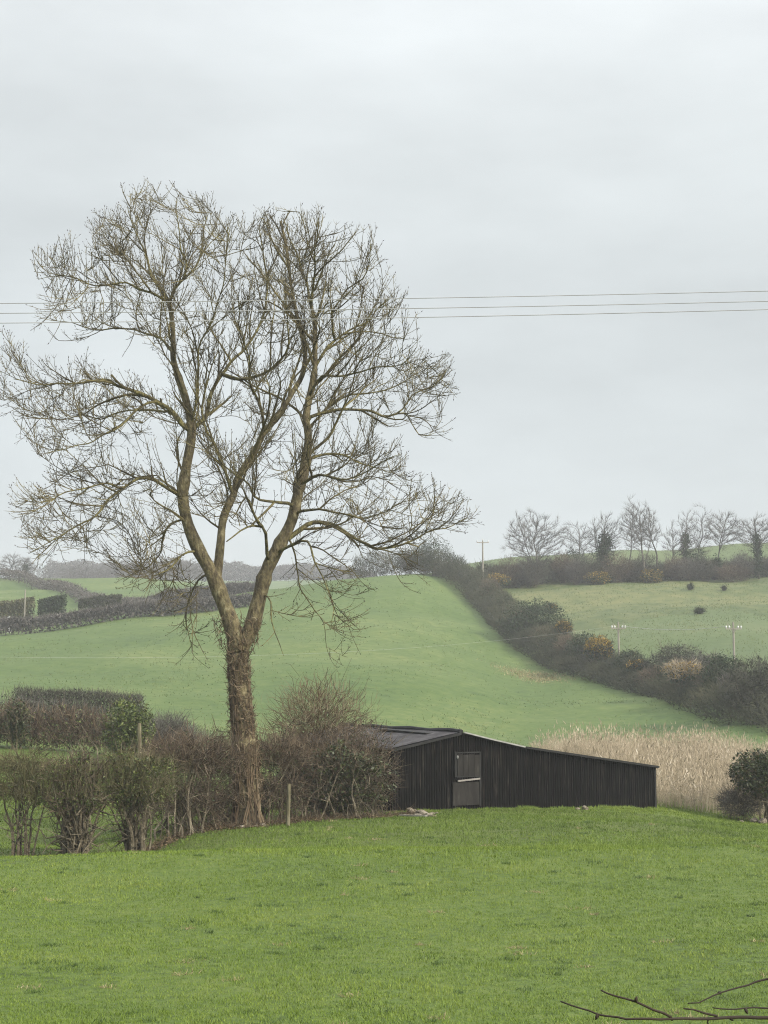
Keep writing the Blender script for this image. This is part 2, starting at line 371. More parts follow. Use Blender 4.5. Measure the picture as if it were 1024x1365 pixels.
us = np.concatenate((np.linspace(-.62, -.27, 40), np.linspace(-.265, .265, 190), np.linspace(.27, .62, 40)))
yrow = np.concatenate((np.arange(-25, 14, 3.0), np.arange(14, 75, .45), np.arange(75, 130, 1.0), np.arange(130, 440, 2.2), np.arange(440, 1020, 20)))
UU, YY = np.meshgrid(us, yrow)
XX = UU * (YY + 60 + np.maximum(0, 20 - YY))
ZZ = gz(XX, YY)
mb = MB()
nr, nc = XX.shape
ii, jj = np.meshgrid(np.arange(nr - 1), np.arange(nc - 1), indexing='ij')
quad = np.stack((ii * nc + jj, ii * nc + jj + 1, (ii + 1) * nc + jj + 1, (ii + 1) * nc + jj), -1).reshape(-1, 4)
mb.add(np.stack((XX, YY, ZZ), -1), None, quad)
cx = XX.ravel()[quad].mean(1); cy = YY.ravel()[quad].mean(1)
cpx = 512 + FPX * 1.007 * cx / np.maximum(cy, 19)
hy = np.interp(cpx, [h[0] for h in HEDGE], [h[1] for h in HEDGE])
shade_edge = 44.5 + np.random.default_rng(2).normal(0, 2.2, len(cx)) + 9 * (vnoise2(cx / 4.0, cy / 4.0, 17) - .4) + np.clip(cx, 0, 20) * .45  # wobbly front edge of the hollow's painted shade
right = (cpx > 560) & (cy > hy) & (cy < 600)
midx = np.where(cy < 100, 0, 1)
midx[(cy > shade_edge) & (cy < 67) & (cpx < 1000)] = 4
midx[right] = 2
midx[right & (cy < 236 + 14 * vnoise(cx / 9, 4))] = 3
midx[right & (cy > 306)] = 3
terrain = mb.build('ground', [M['near_grass_ground'], M['hill_grass'], M['rough_pasture'], M['upper_pasture'], M['hollow_shade_ground']], smooth=True, midx=midx)
tag(terrain, 'green farmland sloping from the near pasture up to the hillside fields', 'ground', kind='structure')

# ---------------------------------------------------------------- near grass (nobody could count it)
rng = np.random.default_rng(11)
n = 800000
Yg = 15 + 62 * rng.random(n) ** 1.25
Xg = rng.uniform(-.31, .31, n) * (Yg + 2)
clump = vnoise2(Xg / .22, Yg / .22, 21) * .6 + vnoise2(Xg / .07, Yg / .07, 22) * .4
bare = vnoise2(Xg / .5, Yg / .35, 23)
keep = (clump > .22 + .10 * vnoise2(Xg / 2.3, Yg / 1.3, 29)) & (vnoise2(Xg / .16, Yg / .14, 30) * (.6 + .8 * bare) > .13)
Xg, Yg, clump = Xg[keep], Yg[keep], clump[keep]
n = len(Xg)
Zg = gz(Xg, Yg)
patch = vnoise2(Xg / 1.6, Yg / 1.6, 24)
h = rng.uniform(.018, .062, n) * (.4 + 1.2 * clump ** 1.4) * (.75 + .6 * patch) * np.clip(Yg / 38, .85, 1.5)
w = rng.uniform(.0035, .0065, n) * np.clip(Yg / 22, 1, 3.2)
ang = rng.uniform(0, 2 * math.pi, n)
lean = rng.uniform(.2, 1.1, n) * h; la = rng.uniform(0, 2 * math.pi, n)
sx, sy = np.cos(ang) * w, np.sin(ang) * w
v = np.empty((n, 3, 3))
v[:, 0] = np.stack((Xg - sx, Yg - sy, Zg - .01), -1)
v[:, 1] = np.stack((Xg + sx, Yg + sy, Zg - .01), -1)
v[:, 2] = np.stack((Xg + np.cos(la) * lean, Yg + np.sin(la) * lean, Zg + h), -1)
in_hollow_shade = (Yg + rng.normal(0, 2.6, n) > 44.5 + 9 * (vnoise2(Xg / 4.0, Yg / 4.0, 17) - .4) + np.clip(Xg, 0, 20) * .45) & (Yg < 67)  # blades in the hollow, which get the colour with painted shade
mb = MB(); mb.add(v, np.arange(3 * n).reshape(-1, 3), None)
tag(mb.build('grass', [M['grass_blade'], M['hollow_shade_blade']], midx=in_hollow_shade.astype(int)), 'short grazed grass covering the near pasture', 'grass', kind='stuff')

# ---------------------------------------------------------------- barn
FL, FR = P(523, 1062, 64.0), P(873, 1082, 70.0)
fx = norm((FR - FL)[:2]); FLEN = float(np.linalg.norm((FR - FL)[:2]))
bdir = np.array((-fx[1], fx[0]))                      # towards the back
def fac(s, d=0.0, z=0.0):
    xy = FL[:2] + fx * s + bdir * d
    return np.array((xy[0], xy[1], z))
def s_at(px):
    k = (px - 512) / FPX / 1.007
    return (k * FL[1] - FL[0]) / (fx[0] - k * fx[1])
def facP(px, py):
    s = s_at(px); return s, EYE + slope(py) * fac(s)[1]
z_eaveL = facP(523, 999)[1]
s_r, z_r = facP(611, 978)
s_k, z_k = facP(697, 997)
z_eaveR = facP(873, 1023)[1]
def top_z(s):
    return np.interp(s, [0, s_r, s_k, FLEN], [z_eaveL, z_r, z_k, z_eaveR])
DEEP = 12.0
barn = empty('barn', (*fac(FLEN / 2)[:2], float(gz(*fac(FLEN / 2)[:2]))), 'long low black corrugated barn standing at the far edge of the pasture', 'barn')
bl = np.array(barn.location)
def wall_sheet(mb, p0, p1, tops, bots, out, pitch=.12, amp=.016):
    L = np.linalg.norm(p1 - p0); nseg = int(L / (pitch / 4))
    t = np.linspace(0, 1, nseg + 1)
    off = np.cos(t * L / pitch * 2 * math.pi) * amp
    xy = p0[None] + (p1 - p0)[None] * t[:, None] + out[None] * off[:, None]
    tz, bz = tops(t * L), bots(xy)
    zs = np.stack((bz, (bz + tz) / 2, tz), 1)
    v = np.concatenate([np.concatenate((xy, zs[:, k:k + 1]), 1) for k in range(3)])
    m = nseg + 1; i = np.arange(nseg)
    q = np.concatenate([np.stack((k * m + i, k * m + i + 1, (k + 1) * m + i + 1, (k + 1) * m + i), -1) for k in (0, 1)])
    mb.add(v - bl, None, q)
low = lambda xy: gz(xy[:, 0], xy[:, 1]) - .25
mb = MB(); wall_sheet(mb, FL[:2], fac(FLEN)[:2], top_z, lambda xy: gz(xy[:, 0], xy[:, 1]) + .03 * (vnoise(xy[:, 0] * 2.3, 4) - .7), -bdir)
mb.build('front_wall', M['barn_tin'], barn)
mb = MB(); wall_sheet(mb, fac(0)[:2], fac(0, DEEP)[:2], lambda s: np.full(len(s), z_eaveL), low, -fx)
wall_sheet(mb, fac(FLEN)[:2], fac(FLEN, DEEP)[:2], lambda s: np.full(len(s), z_eaveR), low, fx)
wall_sheet(mb, fac(0, DEEP)[:2], fac(FLEN, DEEP)[:2], top_z, low, bdir)
mb.build('side_wall', M['barn_tin'], barn)
def roof_sheet(name, s0, z0, s1, z1, lift, over0=0.0, over1=0.0, m=None):
    """corrugated sheet; corrugations run down the slope"""
    mb = MB()
    sl = (z1 - z0) / (s1 - s0)
    s0, z0, s1, z1 = s0 - over0, z0 - over0 * sl, s1 + over1, z1 + over1 * sl
    d = np.arange(-.18, DEEP + .2, .04)
    th = .018 * np.cos(d / .16 * 2 * math.pi) + .05 * (vnoise(d * .5, 9) - .5)
    rows = []
    for k, (s, z) in enumerate(((s0, z0), ((s0 + s1) / 2, (z0 + z1) / 2), (s1, z1))):
        xy = FL[:2][None] + fx[None] * s + bdir[None] * d[:, None]
        rows.append(np.concatenate((xy, (z + lift + th)[:, None]), 1))
    for dz, flip in ((.03, False), (-.02, True)):
        v = np.concatenate(rows) + np.array((0, 0, dz)) - bl
        mm = len(d); i = np.arange(mm - 1)
        q = np.concatenate([np.stack((k * mm + i, (k + 1) * mm + i, (k + 1) * mm + i + 1, k * mm + i + 1), -1) for k in (0, 1)])
        mb.add(v, None, q[:, ::-1] if flip else q)
    return mb.build(name, m or M['roof_tin'], barn)
roof_sheet('roof', 0, z_eaveL, s_r, z_r, .05, over0=.2)
roof_sheet('roof', s_r, z_r, s_k, z_k, .05)
roof_sheet('lean_to_roof', s_k, z_k, FLEN, z_eaveR, .03, over1=.15)
def edge_board(name, pts, w, th, m, d=-.07):
    mb = MB()
    for (s0, z0), (s1, z1) in zip(pts[:-1], pts[1:]):
        a, b = fac(s0, d, z0), fac(s1, d, z1)
        box(mb, (a + b) / 2 - bl, (np.linalg.norm(b - a), th, w), b - a)
    return mb.build(name, m, barn)
edge_board('verge_board', [(-.15, z_eaveL - .05), (s_r, z_r + .0)], .10, .05, M['roof_edge'], -.24)
edge_board('white_verge', [(s_r + .15, z_r + .06), (s_r + (s_k - s_r) * .5, z_r + (z_k - z_r) * .5 + .05), (s_k - .05, z_k + .05)], .06, .05, M['pale_flashing'], -.24)
edge_board('verge_board', [(s_k, z_k + .03), (FLEN + .12, z_eaveR + .03)], .09, .05, M['roof_edge'], -.24)
mb = MB()                                              # ridge capping
tube(mb, [fac(s_r, d, z_r + .10 + .03 * math.sin(d * 1.7)) - bl for d in np.linspace(-.25, DEEP + .2, 14)], .10, 8)
mb.build('ridge_cap', M['roof_edge'], barn)
mb = MB()                                              # lifted sheet lying near the ridge
for d0, d1 in ((1.5, 6.8),):
    a, b = fac(s_r - .55, d0, z_r - .02), fac(s_r - .5, d1, z_r + .06)
    box(mb, (a + b) / 2 - bl, (np.linalg.norm(b - a), .5, .04), b - a)
mb.build('loose_sheet', M['roof_edge'], barn)
# stable door
def quad_on_front(mb, pxs, pys, d, th=.05):
    s0, s1 = s_at(pxs[0]), s_at(pxs[1])
    z0, z1 = facP(pxs[0], pys[1])[1], facP(pxs[0], pys[0])[1]
    c = fac((s0 + s1) / 2, d, (z0 + z1) / 2)
    box(mb, c - bl, (s1 - s0, th, z1 - z0), np.append(fx, 0))
    return s0, s1, z0, z1
mb = MB()
for k in range(4):
    x0 = 608 + k * 7.3
    quad_on_front(mb, (x0, x0 + 6.9), (1005.5 + .6 * (k % 2), 1034), -.09 - .006 * (k % 2))
mb.build('upper_door', M['door_wood'], barn)
mb = MB(); quad_on_front(mb, (601.5, 636.5), (1043, 1074), -.08)
mb.build('lower_door', M['door_wood'], barn)
mb = MB()
a, b = fac(s_at(608), -.13, facP(608, 1041)[1]), fac(s_at(637), -.13, facP(608, 1038.6)[1])
box(mb, (a + b) / 2 - bl, (np.linalg.norm(b - a), .06, .07), b - a)
mb.build('door_rail', M['door_rail'], barn)
mb = MB()
for pxs, pys in (((604.5, 607.5), (1002, 1036)), ((637.3, 639), (1002, 1074)), ((606, 638), (1002.5, 1004.5)), ((607, 637), (1034.5, 1036.5))):
    quad_on_front(mb, pxs, pys, -.075)
mb.build('door_frame', M['roof_edge'], barn)
mb = MB(); tube(mb, [fac(s_at(607.5), -.14, facP(607.5, y)[1]) - bl for y in (1007, 1009, 1011)], [.03, .045, .03], 6)
mb.build('door_latch', M['pale_flashing'], barn)
mb = MB(); p = fac(FLEN + .02, -.03)
box(mb, np.array((p[0], p[1], (z_eaveR + gz(p[0], p[1])) / 2)) - bl, (.09, .09, z_eaveR - gz(p[0], p[1]) + .1), np.append(fx, 0))
mb.build('corner_post', M['roof_edge'], barn)

# ---------------------------------------------------------------- bare trees by growing towards points in the crown
def colonize(nodes, parents, att, step, infl, kill, up, iters, inertia, rng, jitter=.12, centre=None, outward=0.0, valid=None):
    nodes = [np.asarray(p, float) for p in nodes]; parents = list(parents); kids = [0] * len(nodes)
    for p in parents:
        if p >= 0: kids[p] += 1
    def near(pts, lo):
        kd = kdtree.KDTree(len(nodes) - lo)
        for i in range(lo, len(nodes)): kd.insert(nodes[i], i)
        kd.balance()
        r = [kd.find(p) for p in pts]
        return np.array([x[1] for x in r]), np.array([x[2] for x in r])
    idx, dist = near(att, 0)
    alive = dist > kill
    att, idx, dist = att[alive], idx[alive], dist[alive]
    base_n = len(nodes)
    for it in range(iters):
        act = dist < infl
        if not act.any(): break
        ui, inv = np.unique(idx[act], return_inverse=True)
        acc = np.zeros((len(ui), 3))
        P0 = np.array([nodes[i] for i in ui])
        d = norm(att[act] - P0[inv]); np.add.at(acc, inv, d)
        acc = norm(acc + rng.normal(0, .02, acc.shape))
        lo = len(nodes)
        drop = set(); newp, newi = [], []
        for k, i in enumerate(ui):
            lim = 4 if i < base_n else 3
            if kids[i] >= lim:
                drop.add(i); continue
            dv = acc[k].copy()
            pp = parents[i]
            if pp >= 0 and i >= base_n and kids[i] == 0:
                pd = nodes[i] - nodes[pp]; dv = dv + inertia * pd / max(np.linalg.norm(pd), 1e-6)
            dv[2] += up
            if centre is not None:
                ov = nodes[i] - centre; dv += outward * ov / max(np.linalg.norm(ov), 1e-6)
            dv += rng.normal(0, jitter, 3)
            dv /= max(np.linalg.norm(dv), 1e-6)
            newp.append(nodes[i] + dv * step); newi.append(int(i))
        okm = valid(np.array(newp)) if valid is not None and newp else [True] * len(newp)
        for q_, i, g_ in zip(newp, newi, okm):
            if g_: nodes.append(q_); parents.append(i); kids.append(0); kids[i] += 1
            else: drop.add(i)
        if len(nodes) == lo: break
        i2, d2 = near(att, lo)
        better = d2 < dist
        idx[better] = i2[better]; dist[better] = d2[better]
        keep = dist > kill
        if drop:
            keep &= ~np.isin(idx, list(drop))
        att, idx, dist = att[keep], idx[keep], dist[keep]
        if len(att) == 0: break
    return np.array(nodes), np.array(parents)

def pipe_radii(parents, r0, expo, fixed=None):
    n = len(parents); acc = np.zeros(n); r = np.zeros(n)
    for i in range(n - 1, -1, -1):
        r[i] = max(r0, acc[i] ** (1 / expo)) if acc[i] > 0 else r0
        if parents[i] >= 0: acc[parents[i]] += r[i] ** expo
    return r

def chains(parents, start, r):
    """node runs from a branching to a tip; the thickest child carries the run on"""
    n = len(parents); ch = [[] for _ in range(n)]
    for i in range(n):
        if parents[i] >= 0: ch[parents[i]].append(i)
    out = []
    for i in range(n):
        if i < start: continue
        p = parents[i]
        if p >= start:
            sib = [c for c in ch[p] if c >= start]
            if max(sib, key=lambda c: r[c]) == i: continue
        run = [p, i] if p >= 0 else [i]
        j = i
        while True:
            c = [k for k in ch[j] if k >= start]
            if not c: break
            j = max(c, key=lambda k: r[k]); run.append(j)
        out.append(run)
    return out, ch

def in_poly(pts, poly):
    poly = np.asarray(poly, float); x, y = pts[:, 0], pts[:, 1]
    inside = np.zeros(len(pts), bool); j = len(poly) - 1
    for i in range(len(poly)):
        xi, yi = poly[i]; xj, yj = poly[j]
        c = ((yi > y) != (yj > y)) & (x < (xj - xi) * (y - yi) / (yj - yi + 1e-12) + xi)
        inside ^= c; j = i
    return inside

def edge_dist(pts, poly):
    poly = np.asarray(poly, float); best = np.full(len(pts), 1e9)
    for a, b in zip(poly, np.roll(poly, -1, 0)):
        ab = b - a; t = np.clip(((pts - a) @ ab) / (ab @ ab), 0, 1)
        best = np.minimum(best, np.linalg.norm(pts - a - t[:, None] * ab, axis=1))
    return best

# ---------------------------------------------------------------- the big ash tree
TY = 58.0
LIMBS = [  # (kind, radius at start, radius at end, depth shift at the end, pixels)
    ('t', .50, .40, 0, [(331, 1112), (329, 1060), (326, 1000), (322, 950), (319, 905), (318, 868)]),
    ('t', .40, .09, -.6, [(318, 868), (308, 830), (296, 798), (283, 765), (266, 735), (251, 700), (244, 665), (248, 625), (255, 585), (254, 560), (247, 530), (238, 503), (231, 478), (231, 450), (229, 424), (226, 404)]),
    ('t', .38, .08, .8, [(320, 866), (334, 840), (345, 800), (355, 762), (374, 724), (389, 694), (398, 655), (408, 615), (411, 580), (408, 555), (415, 519), (420, 490), (420, 459), (420, 428), (415, 409)]),
    ('l', .10, .02, .5, [(226, 404), (216, 388), (205, 372), (190, 338), (178, 305), (170, 275)]),
    ('l', .09, .02, -1.8, [(229, 400), (233, 386), (245, 372), (249, 350), (241, 322), (236, 285)]),
    ('l', .06, .02, 1.5, [(246, 371), (262, 350), (272, 320), (276, 285)]),
    ('l', .08, .015, -1.5, [(226, 404), (193, 388), (166, 376), (126, 384), (93, 370), (66, 362), (50, 348)]),
    ('l', .08, .015, 1.6, [(231, 470), (212, 452), (186, 440), (159, 439), (125, 443), (95, 430), (68, 425)]),
    ('l', .15, .02, -2.2, [(248, 573), (229, 549), (206, 532), (186, 521), (159, 514), (133, 510), (100, 512), (76, 510), (48, 512), (18, 505)]),
    ('l', .07, .015, 2.0, [(229, 549), (200, 548), (172, 546), (140, 556), (110, 552), (78, 560), (40, 545)]),
    ('l', .07, .015, -3.4, [(206, 532), (180, 548), (150, 575), (120, 585), (88, 598), (60, 604)]),
    ('l', .13, .03, 2.0, [(257, 572), (274, 554), (285, 525), (299, 502), (319, 469), (335, 447), (350, 418), (358, 375), (352, 330), (345, 300)]),
    ('l', .08, .02, -2.4, [(256, 570), (262, 522), (262, 486), (266, 458), (277, 436), (292, 398), (302, 350), (306, 305)]),
    ('l', .10, .02, -2.0, [(299, 500), (320, 506), (343, 500), (366, 485), (380, 462), (384, 420), (380, 370)]),
    ('t', .21, .05, 1.8, [(289, 775), (294, 725), (298, 690), (311, 660), (319, 634), (336, 608), (353, 576), (374, 550), (390, 523), (403, 500), (407, 470), (398, 430), (388, 380), (382, 330), (374, 295)]),
    ('l', .10, .03, -1.0, [(311, 660), (300, 628), (283, 594), (270, 566), (272, 535), (290, 470)]),
    ('l', .09, .02, -2.5, [(353, 576), (349, 548), (337, 516), (332, 476), (322, 440), (318, 395)]),
    ('l', .09, .02, -1.4, [(415, 409), (420, 362), (423, 322), (424, 290)]),
    ('l', .08, .02, 1.5, [(415, 409), (405, 370), (396, 345), (384, 318), (378, 292)]),
    ('l', .10, .02, 1.0, [(419, 494), (438, 460), (456, 444), (486, 428), (514, 402)]),
    ('l', .07, .02, -1.6, [(446, 452), (441, 418), (458, 393), (485, 360), (494, 325)]),
    ('l', .08, .015, -2.5, [(413, 530), (428, 503), (459, 499), (499, 492), (532, 489), (556, 462)]),
    ('l', .11, .015, .5, [(408, 560), (424, 552), (456, 547), (499, 552), (529, 549), (552, 526), (580, 514), (596, 492)]),
    ('l', .05, .012, 1.2, [(529, 549), (546, 559), (559, 578), (582, 576)]),
    ('l', .08, .015, 3.0, [(410, 575), (443, 537), (466, 526), (490, 527), (520, 520), (550, 500), (572, 485)]),
    ('l', .09, .015, 2.2, [(409, 612), (438, 606), (466, 610), (499, 622), (536, 632)]),
    ('l', .09, .015, -2.8, [(400, 648), (425, 634), (455, 640), (485, 630), (515, 610), (535, 605)]),
    ('l', .10, .02, -2.2, [(394, 672), (366, 669), (338, 660), (322, 640), (290, 615), (275, 600)]),
    ('l', .08, .015, -1.5, [(392, 684), (433, 680), (456, 683), (483, 692), (510, 686), (530, 672)]),
    ('l', .15, .02, 1.6, [(376, 722), (403, 706), (416, 694), (443, 697), (469, 713), (483, 728), (499, 734), (532, 726), (566, 711), (592, 703), (622, 690)]),
    ('l', .04, .012, .8, [(546, 720), (550, 690), (546, 656)]),
    ('l', .04, .012, 2.4, [(566, 711), (579, 682), (583, 656)]),
    ('l', .11, .015, -2.6, [(244, 662), (226, 652), (206, 640), (183, 640), (163, 653), (146, 663), (133, 680), (113, 696), (93, 708), (66, 722), (38, 738)]),
    ('l', .06, .015, -3.8, [(163, 653), (140, 645), (110, 652), (80, 660), (48, 672), (26, 664)]),
    ('l', .07, .015, 2.4, [(246, 690), (226, 700), (216, 715), (212, 742), (190, 756), (165, 760)]),
    ('l', .07, .015, -2.0, [(262, 732), (240, 742), (222, 760), (200, 772), (190, 788)]),
    ('l', .06, .012, 1.6, [(280, 762), (262, 774), (252, 800), (250, 835), (256, 870)]),
    ('l', .11, .03, -1.8, [(358, 748), (355, 712), (350, 704), (336, 703), (318, 710), (302, 722)]),
    ('l', .09, .02, -2.2, [(352, 706), (340, 688), (328, 664), (312, 690), (296, 672)]),
    ('l', .09, .012, -1.8, [(366, 738), (393, 726), (410, 723), (423, 749), (433, 776), (446, 806), (442, 836)]),
    ('l', .06, .012, 1.6, [(383, 712), (396, 757), (403, 786), (414, 804), (432, 842), (438, 872)]),
    ('l', .05, .012, -1.2, [(349, 790), (363, 806), (363, 828), (370, 850), (378, 874)]),
]
LOBES = [
    (1.0, [(45, 345), (85, 312), (120, 320), (140, 290), (165, 260), (200, 256), (235, 260), (275, 263), (300, 292), (318, 330), (325, 420), (300, 480), (250, 480), (205, 475), (160, 462), (110, 470), (70, 445), (45, 425), (72, 400), (50, 375)]),
    (1.0, [(300, 330), (320, 298), (340, 293), (375, 286), (425, 283), (440, 312), (495, 314), (507, 345), (522, 385), (545, 415), (557, 450), (530, 480), (440, 490), (340, 490), (300, 460)]),
    (.9, [(430, 480), (540, 480), (575, 478), (600, 492), (597, 520), (590, 582), (560, 582), (530, 560), (500, 590), (430, 600), (420, 540)]),
    (.75, [(230, 480), (420, 480), (430, 600), (410, 680), (330, 700), (270, 700), (240, 640), (235, 560)]),
    (1.1, [(-6, 470), (8, 450), (60, 488), (120, 494), (200, 520), (250, 560), (245, 600), (190, 600), (150, 590), (100, 605), (70, 625), (50, 600), (20, 565), (-6, 550)]),
    (1.0, [(78, 618), (140, 600), (190, 620), (240, 640), (245, 720), (260, 770), (230, 800), (180, 790), (160, 765), (110, 735), (50, 758), (35, 735), (28, 690), (18, 660), (60, 660)]),
    (.9, [(400, 600), (470, 590), (530, 600), (545, 640), (520, 690), (540, 722), (510, 742), (480, 747), (440, 730), (400, 740), (380, 700)]),
    (1.5, [(532, 648), (582, 652), (634, 688), (615, 715), (560, 725), (528, 725)]),
    (.55, [(370, 740), (440, 730), (470, 760), (492, 800), (480, 850), (450, 884), (430, 840), (400, 810), (362, 868), (350, 890), (375, 780)]),
    (.6, [(175, 770), (260, 750), (290, 820), (290, 860), (262, 895), (228, 860), (220, 812), (190, 805)]),
    (.7, [(490, 738), (560, 728), (552, 792), (524, 800), (510, 772)]),
]
rng = np.random.default_rng(5)
PXM = FPX / TY
seg_nodes, seg_par, seg_r, limb_runs = [], [], [], []
pix = []
for kind, r0, r1, dy, pts in LIMBS:
    if pix:
        A = np.array(pix); d = np.linalg.norm(A[:, :2] - np.array(pts[0]), axis=1); j = int(d.argmin()); dy0 = A[j, 2]; par = j
    else:
        dy0, par = 0.0, -1
    fine = catmull(np.array(pts, float), 0.28 * PXM)
    n_ = len(fine); t = np.linspace(0, 1, n_)
    wob = (vnoise(t * n_ * .36, r0 * 100) - .5) * 9 * (kind == 'l') * np.sin(t * math.pi) ** .5
    wob2 = (vnoise(t * n_ * .36, r0 * 77 + 3) - .5) * 9 * (kind == 'l') * np.sin(t * math.pi) ** .5
    dys = dy0 + (dy * 1.15 - dy0) * (t ** .8 if kind == 'l' else t)
    if par < 0: dys = np.zeros(n_)
    rr = r0 + (r1 - r0) * t ** (.75 if kind == 'l' else .9)
    run = []
    for k in range(n_):
        q = (fine[k, 0] + wob[k], fine[k, 1] + wob2[k])
        if k == 0 and par >= 0:
            run.append(par); last = par; continue
        seg_nodes.append(P(q[0], q[1], TY + dys[k])); seg_par.append(par if k == 0 else last); seg_r.append(rr[k])
        pix.append((q[0], q[1], dys[k])); last = len(seg_nodes) - 1; run.append(last)
    limb_runs.append((kind, run, rr))
n_limb = len(seg_nodes)
XC = P(318, 690, TY)
def to_px(p):
    v = np.tan(np.arctan2(p[:, 2] - EYE, p[:, 1]) - PITCH)
    k = math.cos(PITCH) - v * math.sin(PITCH)
    return np.stack((512 + p[:, 0] / p[:, 1] * k * FPX, 682.5 - v * FPX), -1)
def inside_crown(p, tol):
    e = to_px(np.atleast_2d(p)); ok = np.zeros(len(e), bool)
    for dens, poly in LOBES: ok |= in_poly(e, poly) | (edge_dist(e, poly) < tol)
    return ok
extra = 0
for kind, run, rr in limb_runs:
    acc_ = rng.uniform(0, .5)
    for k in range(2, len(run) - 1):
        p = np.array(seg_nodes[run[k]]); tg = p - np.array(seg_nodes[run[k - 1]]); L0 = np.linalg.norm(tg); tg /= L0
        acc_ += L0
        if pix[run[k]][1] > 775 or (kind == 't' and pix[run[k]][1] > 730) or acc_ < .55: continue
        acc_ = rng.uniform(-.25, .15)
        sd = np.cross(tg, rng.normal(0, 1, 3)); sd /= np.linalg.norm(sd)
        ov = p - XC; ov /= np.linalg.norm(ov)
        dv = tg * .75 + sd * .85 + ov * .45 + np.array((0, 0, .12)); dv /= np.linalg.norm(dv)
        rp = seg_r[run[k]]; r_ = min(rp * .6, rng.uniform(.035, .07)); n2 = int(rng.uniform(5, 15) * (1.25 if kind == 't' else .9)); par = run[k]
        bendv = rng.normal(0, .05, 3)
        for j in range(n2):
            dv = dv + rng.normal(0, .085, 3) + bendv + np.array((0, 0, .03)); dv /= np.linalg.norm(dv)
            q = np.array(seg_nodes[par]) + dv * .26
            if not inside_crown(q, 4)[0]: break
            seg_nodes.append(q); seg_par.append(par); seg_r.append(r_ * (1 - .7 * j / n2)); par = len(seg_nodes) - 1; extra += 1
n_skel = len(seg_nodes)
atts = []
for dens, poly in LOBES:
    poly = np.array(poly, float); lo, hi = poly.min(0), poly.max(0)
    c = rng.uniform(lo, hi, (9000, 2)); c = c[in_poly(c, poly)]
    ed = edge_dist(c, poly) / PXM
    R = 6.0
    hd = np.sqrt(np.minimum(ed, R) * (2 * R - np.minimum(ed, R))) + .6
    area = (hi - lo).prod() * (len(c) / 9000) / PXM ** 2
    vol = area * 2 * hd.mean()
    m_ = int(min(len(c), vol * 1.15 * dens))
    pr = hd / hd.sum()
    sel = rng.choice(len(c), m_, replace=False, p=pr)
    for k in sel:
        # push towards the outside of the crown: that is where a bare crown carries its twigs
        u = np.sign(rng.uniform(-1, 1)) * rng.random() ** .7
        atts.append(P(c[k, 0], c[k, 1], TY + u * hd[k]))
atts = np.array(atts)
nodes, parents = colonize(seg_nodes, seg_par, atts, .26, 2.6, .62, .06, 140, .9, rng, .07, P(318, 690, TY), .34, lambda q: inside_crown(q, 5))
for _ in range(3):                       # smooth the grown branches
    acc = np.zeros_like(nodes); cnt = np.zeros(len(nodes))
    np.add.at(acc, parents[n_skel:], nodes[n_skel:]); np.add.at(cnt, parents[n_skel:], 1)
    i = np.arange(n_skel, len(nodes)); hasc = cnt[i] > 0; i = i[hasc]
    nodes[i] = .5 * nodes[i] + .25 * nodes[parents[i]] + .25 * acc[i] / cnt[i][:, None]
r = pipe_radii(parents, .0165, 2.1)
for i in range(n_skel): r[i] = max(seg_r[i], .0125)
for i in range(n_skel, len(nodes)):
    p = parents[i]
    r[i] = min(r[i], r[p] * (.75 if p < n_limb else 1.0))
tree_base = ground(331, TY)
ash = empty('ash_tree', tree_base, 'tall bare forked ash tree with a wide twiggy crown beside the barn', 'tree')
tb = np.array(ash.location)
trunk = MB()
for kind, run, rr in limb_runs:
    pts = nodes[run]; rad = np.array(rr) if len(rr) == len(run) else np.interp(np.linspace(0, 1, len(run)), np.linspace(0, 1, len(rr)), rr)
    rad = rad * (.75 if kind == 'l' else .86) * (1 + .16 * (vnoise(np.arange(len(run)) * .55, len(run)) - .5))
    kn = rng.random(len(run)) < .09; rad = rad * (1 + .22 * kn)
    if kind == 't':
        if run[0] == 0 or len(trunk.v) == 0:
            hgt = pts[:, 2] - pts[0, 2]; rad = rad + .30 * np.exp(-hgt / .5)
            pts = np.concatenate((pts[:1] - np.array((0, 0, .5)), pts)); rad = np.concatenate((rad[:1] + .1, rad))
        tube(trunk, pts - tb, rad, 14)
    else:
        mb = MB(); tube(mb, pts - tb, rad, 8); mb.build('limb', M['limb_bark'], ash, smooth=True)
trunk.build('trunk', M['bark'], ash, smooth=True)
runs, ch = chains(parents, n_limb, r)
mb = MB()
for run in runs:
    rad = r[run].copy(); rad[0] = rad[1]
    if len(rad) > 1: tube(mb, nodes[run] - tb, rad, 6 if rad[0] > .03 else 3, cap=False)
cand = np.array([i for i in range(1, len(nodes)) if r[i] < (.075 if i >= n_limb else .11)])
nxt = {}
B1, D1, L1, T1 = [], [], [], []
flip = {}
for i in cand:
    p = parents[i]; pd = nodes[i] - nodes[p]; pd /= max(np.linalg.norm(pd), 1e-6)
    tip_here = i >= n_limb and not ch[i]
    for q in range(3 if tip_here else 2):
        if not tip_here and rng.random() > .52: continue
        sd = np.cross(pd, rng.normal(0, 1, 3)); sd /= max(np.linalg.norm(sd), 1e-6)
        dv = pd * (1.3 if tip_here else .8) + sd * (.45 if tip_here else .85); dv[2] += .26; ov = nodes[i] - P(318, 690, TY); dv = dv + .35 * ov / np.linalg.norm(ov)
        B1.append(nodes[i]); D1.append(dv); L1.append(rng.uniform(.45, 1.3) * (1.0 if tip_here else .85)); T1.append(min(.015, r[i] * .85))
B1, D1, L1, T1 = np.array(B1), norm(np.array(D1)), np.array(L1), np.array(T1)
ok = np.zeros(len(B1), bool); e_px = to_px(B1 + D1 * L1[:, None] * .8)
for dens, poly in LOBES:
    ok |= in_poly(e_px, poly) | (edge_dist(e_px, poly) < 7)
